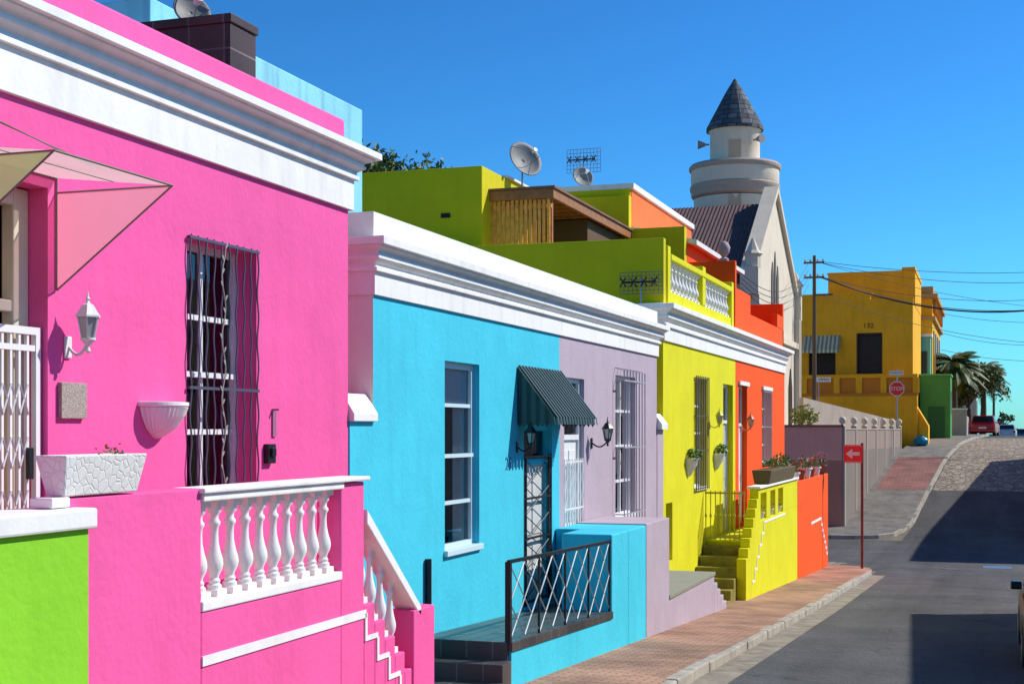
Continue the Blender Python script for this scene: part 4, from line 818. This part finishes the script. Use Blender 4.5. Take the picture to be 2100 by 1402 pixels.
for k,mm in ((0,mat('awning_cream',(.66,.60,.40))),(1,mat('awning_green_grey',(.24,.27,.16)))):
    b=B()
    for i in range(k,18,2): p=a0_+(a1_-a0_)*i/18; q=a0_+(a1_-a0_)*(i+1)/18; b.poly([(p,Y1-.01,zz(684)),(q,Y1-.01,zz(684)),(q,Y1-.9,zz(716)),(p,Y1-.9,zz(716))]); b.poly([(p,Y1-.9,zz(716)),(q,Y1-.9,zz(716)),(q,Y1-.9,zz(722)),(p,Y1-.9,zz(722))])
    O(b,'awning_stripes',mm,aw)
text('132',.40,(Xu(1781,Y1),Y1-.01,zz(666)),CAMR,mat('number_black',(.02,.015,.01)),'house_number',yh,.01)
b=B().box(XL,XR+.3,Y1-1.3,Y1-1.1,-3,zz(806)).box(XL,XR+.32,Y1-1.3,Y1-1.1,zz(775),zz(768))
xs=[Xu(u,Y1-1.2) for u in (1645,1655,1710,1722,1755,1768,1806,1818,1872,1885)]
for i in range(0,10,2): b.box(xs[i],xs[i+1],Y1-1.3,Y1-1.1,zz(806),zz(775))
O(b,'balcony_wall',OCHRE,yh); O(B().box(XL,XR+.25,Y1-1.18,Y1-1.12,zz(806),zz(775)).box(XL-.02,XR+.34,Y1-1.34,Y1-1.06,zz(812),zz(806)),'balcony_panels',OCHRE2,yh)
O(B().box(XL,XR+.2,Y1-1.1,Y1,zz(806),zz(800)),'balcony_floor',CONC,yh)
O(B().prism([(XR+.2,Y1-1,g(86)-.5),(XR+.9,Y1-1,g(86)-.5),(XR+.9,Y1-1,.2),(XR+.2,Y1-1,1.4)],(0,1.8,0)),'buttress',OCHRE,yh)
b2=T('ornate_house','ochre two-storey house with bracketed cornice further uphill','house',(-4,102,g(100))); yB=97.0
xl,xr_=Xu(1880,yB),Xu(1912,yB); zt=Zv(612,xr_,yB)
O(B().box(xl-3,xr_,yB,yB+16,-2,zt),'wall',OCHRE,b2)
O(B().box(xl-3,xr_+.35,yB-.3,yB+16.2,zt,zt+.3).box(xl-3,xr_+.2,yB-.1,yB+16,zt-1.4,zt-1.15).box(xl-3,xr_+.05,yB-.05,yB+16,zt+.3,zt+.8),'cornice',stucco('sand_paint',(.55,.33,.12)),b2)
for i in range(9): y=yB+.8+i*1.7; O(B().box(xr_,xr_+.22,y,y+.25,zt-.9,zt),'cornice_bracket',OCHRE2,b2) 
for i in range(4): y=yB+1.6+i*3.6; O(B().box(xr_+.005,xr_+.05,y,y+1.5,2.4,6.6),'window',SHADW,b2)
b3=T('teal_house','pale teal house between the yellow and green houses','house',(-3.8,96,g(96))); x0=Xu(1885,95.6); x1=Xu(1908,95.6); O(B().box(x0-3,x1,95.6,96.9,-2,Zv(690,x1,95.6)),'wall',TEAL,b3); O(B().box(x0-3,x1+.1,95.5,96.95,Zv(690,x1,95.6),Zv(684,x1,95.6)),'coping',WHITE,b3)
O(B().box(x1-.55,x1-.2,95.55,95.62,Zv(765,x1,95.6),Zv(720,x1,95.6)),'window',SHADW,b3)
b4=T('green_house','dark green low house with plain walls by the street','house',(-3,93,g(93))); x0,x1=Xu(1893,92),Xu(1949,92); zt=Zv(770,x1,92); 
O(B().box(x0-.2,x1,92,96,-2,zt),'wall',DGREEN,b4,bevel=.03); O(B().box(x0-.25,x1+.06,91.94,96,zt,zt+.12),'coping',stucco('light_green_paint',(.12,.42,.18)),b4)
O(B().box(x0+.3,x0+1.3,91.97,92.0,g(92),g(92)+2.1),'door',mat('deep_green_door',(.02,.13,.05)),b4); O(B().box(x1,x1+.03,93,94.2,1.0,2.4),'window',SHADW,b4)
b5=T('cream_house','distant pale cream house beyond the palm trees','house',(-1.5,122,-.6)); x0,x1=Xu(1965,122),Xu(2002,122); O(B().box(x0-2,x1,122,134,-2,Zv(790,x1,122)),'wall',stucco('pale_sand',(.6,.55,.43)),b5); O(B().box(x0-2,x1+.2,121.8,134,Zv(790,x1,122),Zv(785,x1,122)),'coping',WHITE,b5)
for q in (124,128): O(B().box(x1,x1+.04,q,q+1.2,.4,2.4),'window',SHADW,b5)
b6=T('low_wall','low grey garden wall by the parked cars','wall',(-1.6,101,g(101))); O(B().box(-3.2,-1.45,98.5,98.7,-1,1.3).box(-1.6,-1.45,98.7,109,-1,.9),'wall',stucco('mauve_grey',(.42,.34,.32)),b6,bevel=.03); O(B().box(-3.25,-1.4,98.45,98.75,1.3,1.4),'coping',WHITE,b6)
for i,u in enumerate((1876,1887)):
    y=84.0-i*.5; x=Xu(u+4,y); b=B().lathe(x,y,g(y)+.12,[(.15,0),(.33,.08),(.36,.25),(.28,.42),(.08,.52),(.05,.56),(.1,.62)],12,flute=.1); o=O(b,'rubbish_bag',BLUEBAG,smooth=True); tag(o,'tied blue plastic rubbish bag on the pavement','rubbish bag','rubbish bags')
# ------------------------------------------------------------ signs
sx,sy_=-4.92,81.6; e=T('stop_sign','red octagonal stop sign with street name plate on a grey post','stop sign',(sx,sy_,g(81.6))); zc=Zv(797,sx,sy_)
O(B().cyl((sx,sy_+.05,g(81.6)),(sx,sy_+.05,zc+1.1),.045,n=10),'post',GREYM,e)
oc=lambda r,y:[(sx+r*math.cos(math.pi/8+k*math.pi/4),y,zc+r*math.sin(math.pi/8+k*math.pi/4)) for k in range(8)]
O(B().prism(oc(.43,sy_-.01),(0,.02,0)),'border',WGLOSS,e); O(B().prism(oc(.39,sy_-.02),(0,.009,0)),'plate',mat('stop_red',(.75,.03,.03),rough=.4),e); text('STOP',.29,(sx,sy_-.03,zc),CAMR,WGLOSS,'lettering',e,.004)
O(B().box(sx-.42,sx+.36,sy_-.0,sy_+.02,zc+.78,zc+1.0),'name_plate',WGLOSS,e); text('CHURCH S.',.15,(sx-.03,sy_-.01,zc+.89),CAMR,BLACK,'lettering',e,.003)
sx,sy_=Xu(1690,80),80; e=T('street_name_sign','white street name plate on a thin post','street sign',(sx,sy_,0)); zc=Zv(778,sx,sy_)
O(B().box(sx-.42,sx+.36,sy_,sy_+.02,zc-.13,zc+.13),'plate',WGLOSS,e); text('ORMAU',.18,(sx-.02,sy_-.01,zc),CAMR,BLACK,'lettering',e,.003); O(B().cyl((sx-.3,sy_+.05,0),(sx-.3,sy_+.05,zc+.2),.03),'post',GREYM,e)
px_,py_=Xu(1768,45.3),45.3; e=T('direction_sign','red square sign with white arrow on a rusty pole','road sign',(px_,py_,g(45.3)+.13))
zb=g(py_)+.12; zt=Zv(908,px_,py_); O(B().cyl((px_,py_,zb),(px_,py_,zt),.045,n=10),'post',mat('rusty_red_pole',(.20,.06,.05),rough=.7,var=.3,vs=9),e)
zc=Zv(930,px_,py_); xc=px_-.27; O(B().box(xc-.28,xc+.28,py_-.07,py_-.05,zc-.28,zc+.28),'plate',mat('arrow_sign_red',(.85,.04,.04),rough=.4),e,bevel=.006)
O(B().box(xc-.255,xc+.255,py_-.072,py_-.0702,zc+.245,zc+.255).box(xc-.255,xc+.255,py_-.072,py_-.0702,zc-.255,zc-.245),'border',WGLOSS,e)
O(B().prism([(xc-.22,py_-.08,zc),(xc-.02,py_-.08,zc+.16),(xc-.02,py_-.08,zc+.055),(xc+.2,py_-.08,zc+.055),(xc+.2,py_-.08,zc-.055),(xc-.02,py_-.08,zc-.055),(xc-.02,py_-.08,zc-.16)],(0,.008,0)),'arrow',WGLOSS,e)
# ------------------------------------------------------------ utility pole and lines
ux_,uy_=Xu(1670,78),78; e=T('utility_pole','wooden utility pole with crossarms and insulators','utility pole',(ux_,uy_,0)); zt=Zv(524,ux_,uy_)
O(B().tube([(ux_,uy_,-1),(ux_,uy_,zt)],[.14,.09],10),'pole',BARK,e)
for (p,q,z) in ((-.55,.55,zt-.4),(-.55,.55,zt-1.2),(-.05,1.0,zt-2.15)):
    O(B().box(ux_+p,ux_+q,uy_-.2,uy_-.12,z-.05,z+.05),'crossarm',BARK,e)
POR=mat('porcelain',(.5,.42,.35),rough=.3)
for z in (zt-.4,zt-1.2):
    for dx in (-.48,-.2,.2,.48): O(B().lathe(ux_+dx,uy_-.16,z+.05,[(.03,0),(.06,.04),(.05,.12),(.02,.14)],8),'insulator',POR,e)
WIRE=mat('cable_black',(.03,.035,.04),rough=.6)
def wire(p,q,sag,r,label='overhead electricity cable strung from the utility pole'):
    p=Vector(p);q=Vector(q); b=B().tube([p.lerp(q,t/20)-Vector((0,0,sag*4*(t/20)*(1-t/20))) for t in range(21)],r,4); o=O(b,'power_line',WIRE); tag(o,label,'power line','overhead power lines')
ey=84; ex=Xu(2300,ey)
for (zo,v,sg,r) in ((-.35,545,.5,.015),(-.4,560,.8,.015),(-1.15,590,1.0,.015),(-1.2,605,1.3,.022),(-1.15,598,1.5,.04),(-2.1,705,.9,.014),(-.4,640,.6,.012)):
    wire((ux_+.3,uy_-.16,zt+zo),(ex,ey,Zv(v,ex,ey)),sg,r)
for (v,sg) in ((700,.6),(660,.4),(735,.5)): wire((Xu(1930,104),104,Zv(v-20,0,104)),(Xu(2250,100),100,Zv(v,0,100)),sg,.014,'thin overhead cable above the uphill street')
for k in range(4): wire((ux_-.3,uy_-.16,zt-.4-.4*k),(-7.0,42,Zv(560+10*k,-7,42)),1.0,.013,'service cable running down to the terrace roofs')
x=Xu(2038,150); e=T('utility_pole','distant thin utility pole beside the road','utility pole',(x,150,-1)); O(B().tube([(x,150,-1),(x,150,Zv(785,x,150))],[.14,.1],8),'pole',BARK,e); O(B().box(x-.8,x+.8,149.8,149.9,Zv(800,x,150),Zv(797,x,150)),'crossarm',BARK,e)
# ------------------------------------------------------------ cars
def car(x,y,z,col,label,yaw=0,L=4.1,W=1.7):
    e=T('parked_car',label,'car',(x,y,z),'cars parked along the kerb'); M_=Matrix.Translation((x,y,z))@Matrix.Rotation(yaw,4,'Z')
    def tr(b): b.v=[tuple(M_@Vector(p)) for p in b.v]; return b
    pm=mat('car_paint_%d'%len(MC),col,rough=.25,var=.02,spec=.6); h=W/2
    prof=[(-L/2,.35),(-L/2-.03,.6),(-L/2+.02,.88),(-L/2+.3,.93),(L/2-1.15,.92),(L/2-.35,.82),(L/2-.02,.68),(L/2,.35),(L/2-.25,.2),(-L/2+.25,.2)]
    O(tr(B().prism([(-h,a,c_) for a,c_ in prof],(W,0,0))),'body',pm,e,bevel=.07)
    cab=[(-L/2+.12,.9,0),(L/2-1.15,.9,0),(L/2-1.9,1.42,.14),(-L/2+.55,1.45,.14)]
    b=B()
    b.v+=[(-h+.05+i,a,c_) for a,c_,i in cab]+[(h-.05-i,a,c_) for a,c_,i in cab]; b.f+=[(0,1,2,3),(7,6,5,4),(0,4,5,1),(1,5,6,2),(2,6,7,3),(3,7,4,0)]
    O(tr(b),'cabin',pm,e,bevel=.04)
    gl=mat('car_window_dark',(.015,.018,.022),rough=.05,spec=.8)
    b=B(); a=-L/2; b.prism([(-h+.16,a+.165,.98),(h-.16,a+.165,.98),(h-.25,a+.46,1.36),(-h+.25,a+.46,1.36)],(0,-.03,.015)); O(tr(b),'rear_window',gl,e)
    for sgn in (-1,1):
        b=B(); b.prism([(sgn*(h-.06),a+.35,.97),(sgn*(h-.06),L/2-1.35,.97),(sgn*(h-.165),L/2-1.95,1.36),(sgn*(h-.165),a+.65,1.36)],(sgn*.02,0,.005)); O(tr(b),'side_window',gl,e)
        O(tr(B().box(sgn*(h-.14)-.12,sgn*(h-.14)+.12,a-.04,a+.03,.62,.84)),'tail_light',mat('tail_light_red',(.5,.01,.01),rough=.15,spec=.7),e,bevel=.02)
        O(tr(B().box(h-.02,h+.14,L/2-1.75,L/2-1.6,.95,1.07) if sgn>0 else B().box(-h-.14,-h+.02,L/2-1.75,L/2-1.6,.95,1.07)),'mirror',pm,e,bevel=.02)
        for yy in (-L/2+.75,L/2-.75):
            wl=PT('wheel',e,M_@Vector((sgn*(h-.1),yy,.31)))
            O(tr(B().cyl((sgn*(h-.2),yy,.31),(sgn*(h+.01),yy,.31),.31,n=22)),'tyre',RUBBER,wl,bevel=.02); O(tr(B().cyl((sgn*(h-.1),yy,.31),(sgn*(h+.02),yy,.31),.19,n=16)),'rim',GREYM,wl)
    O(tr(B().box(-.26,.26,a-.05,a-.03,.52,.64)),'number_plate',mat('plate_white',(.7,.7,.65)),e); O(tr(B().box(-h+.03,h-.03,a-.09,a+.05,.30,.50)),'bumper',pm,e,bevel=.03)
    return e
x=Xu(2020,107); car(x,107,g(107),(.40,.01,.02),'dark red hatchback parked at the top of the street',yaw=-.08)
x=Xu(2066,150); car(x,150,g(150),(.5,.52,.55),'silver hatchback parked further along the street',yaw=-.05)
x=Xu(2082,158); car(x+.8,164,g(164),(.12,.16,.25),'dark blue car on the crest of the road',yaw=-.05)
car(1.28,22.0,g(22.0),(.012,.013,.016),'black car with red tail lights parked on the street')
# ------------------------------------------------------------ buildings across the street (they cast the road shadows)
for (x0,x1,y0,y1,h,nm) in ((5.4,14,12,34.6,6.6,'plain cream terrace house across the street'),(6.7,14,58,82,8.8,'tall plain cream house across the street on the corner')):
    e=T('opposite_house',nm,'house',(x0,(y0+y1)/2,g(y0))); zt=g(min(y1,70))*.5+g(y0)*.5+h
    O(B().box(x0,x1,y0,y1,-6,zt),'wall',CREAM,e); O(B().box(x0-.15,x1,y0-.1,y1+.1,zt,zt+.3),'cornice',WHITE,e)
    n=int((y1-y0)/3)
    for i in range(n): yq=y0+1+i*3; O(B().box(x0-.03,x0,yq,yq+1.1,g(yq)+1,g(yq)+3),'window',DARK,e)
# ------------------------------------------------------------ light, sky, camera
EL=math.radians(41); hx,hy=1.0,.72; hl=math.hypot(hx,hy); sd=Vector((hx/hl*math.cos(EL),hy/hl*math.cos(EL),math.sin(EL)))
W=D.worlds.new('World'); SC.world=W; W.use_nodes=True; nt=W.node_tree; N=nt.nodes; bg=N['Background']; SK=.12
sk=N.new('ShaderNodeTexSky'); sk.sky_type='NISHITA'; sk.sun_disc=False; sk.sun_elevation=EL; sk.sun_rotation=math.atan2(hx,hy); sk.altitude=0; sk.air_density=1.0; sk.dust_density=.2; sk.ozone_density=3.0
s1=N.new('ShaderNodeVectorMath'); s1.operation='SCALE'; s1.inputs['Scale'].default_value=SK; nt.links.new(sk.outputs[0],s1.inputs[0])
gm=N.new('ShaderNodeGamma'); gm.inputs[1].default_value=1.35; nt.links.new(s1.outputs[0],gm.inputs[0])
tn=N.new('ShaderNodeVectorMath'); tn.operation='MULTIPLY'; tn.inputs[1].default_value=(.33/SK,.98/SK,1.42/SK); nt.links.new(gm.outputs[0],tn.inputs[0]); nt.links.new(tn.outputs[0],bg.inputs['Color']); bg.inputs['Strength'].default_value=SK
su=D.lights.new('sun','SUN'); su.energy=5.0; su.angle=math.radians(.5); su.color=(1,.95,.87); so=D.objects.new('sun',su); COL.objects.link(so); so.location=(20,20,40); so.rotation_euler=(-sd).to_track_quat('-Z','Y').to_euler()
cam=D.cameras.new('camera'); co=D.objects.new('camera',cam); COL.objects.link(co); co.location=(0,0,0); co.rotation_euler=(math.radians(90),0,YAW)
cam.sensor_width=36; cam.lens=F/2100*36; cam.shift_y=179/2100; cam.clip_end=10000; cam.clip_start=.1; SC.camera=co
SC.view_settings.view_transform='Standard'; SC.view_settings.look='None'; SC.view_settings.exposure=0
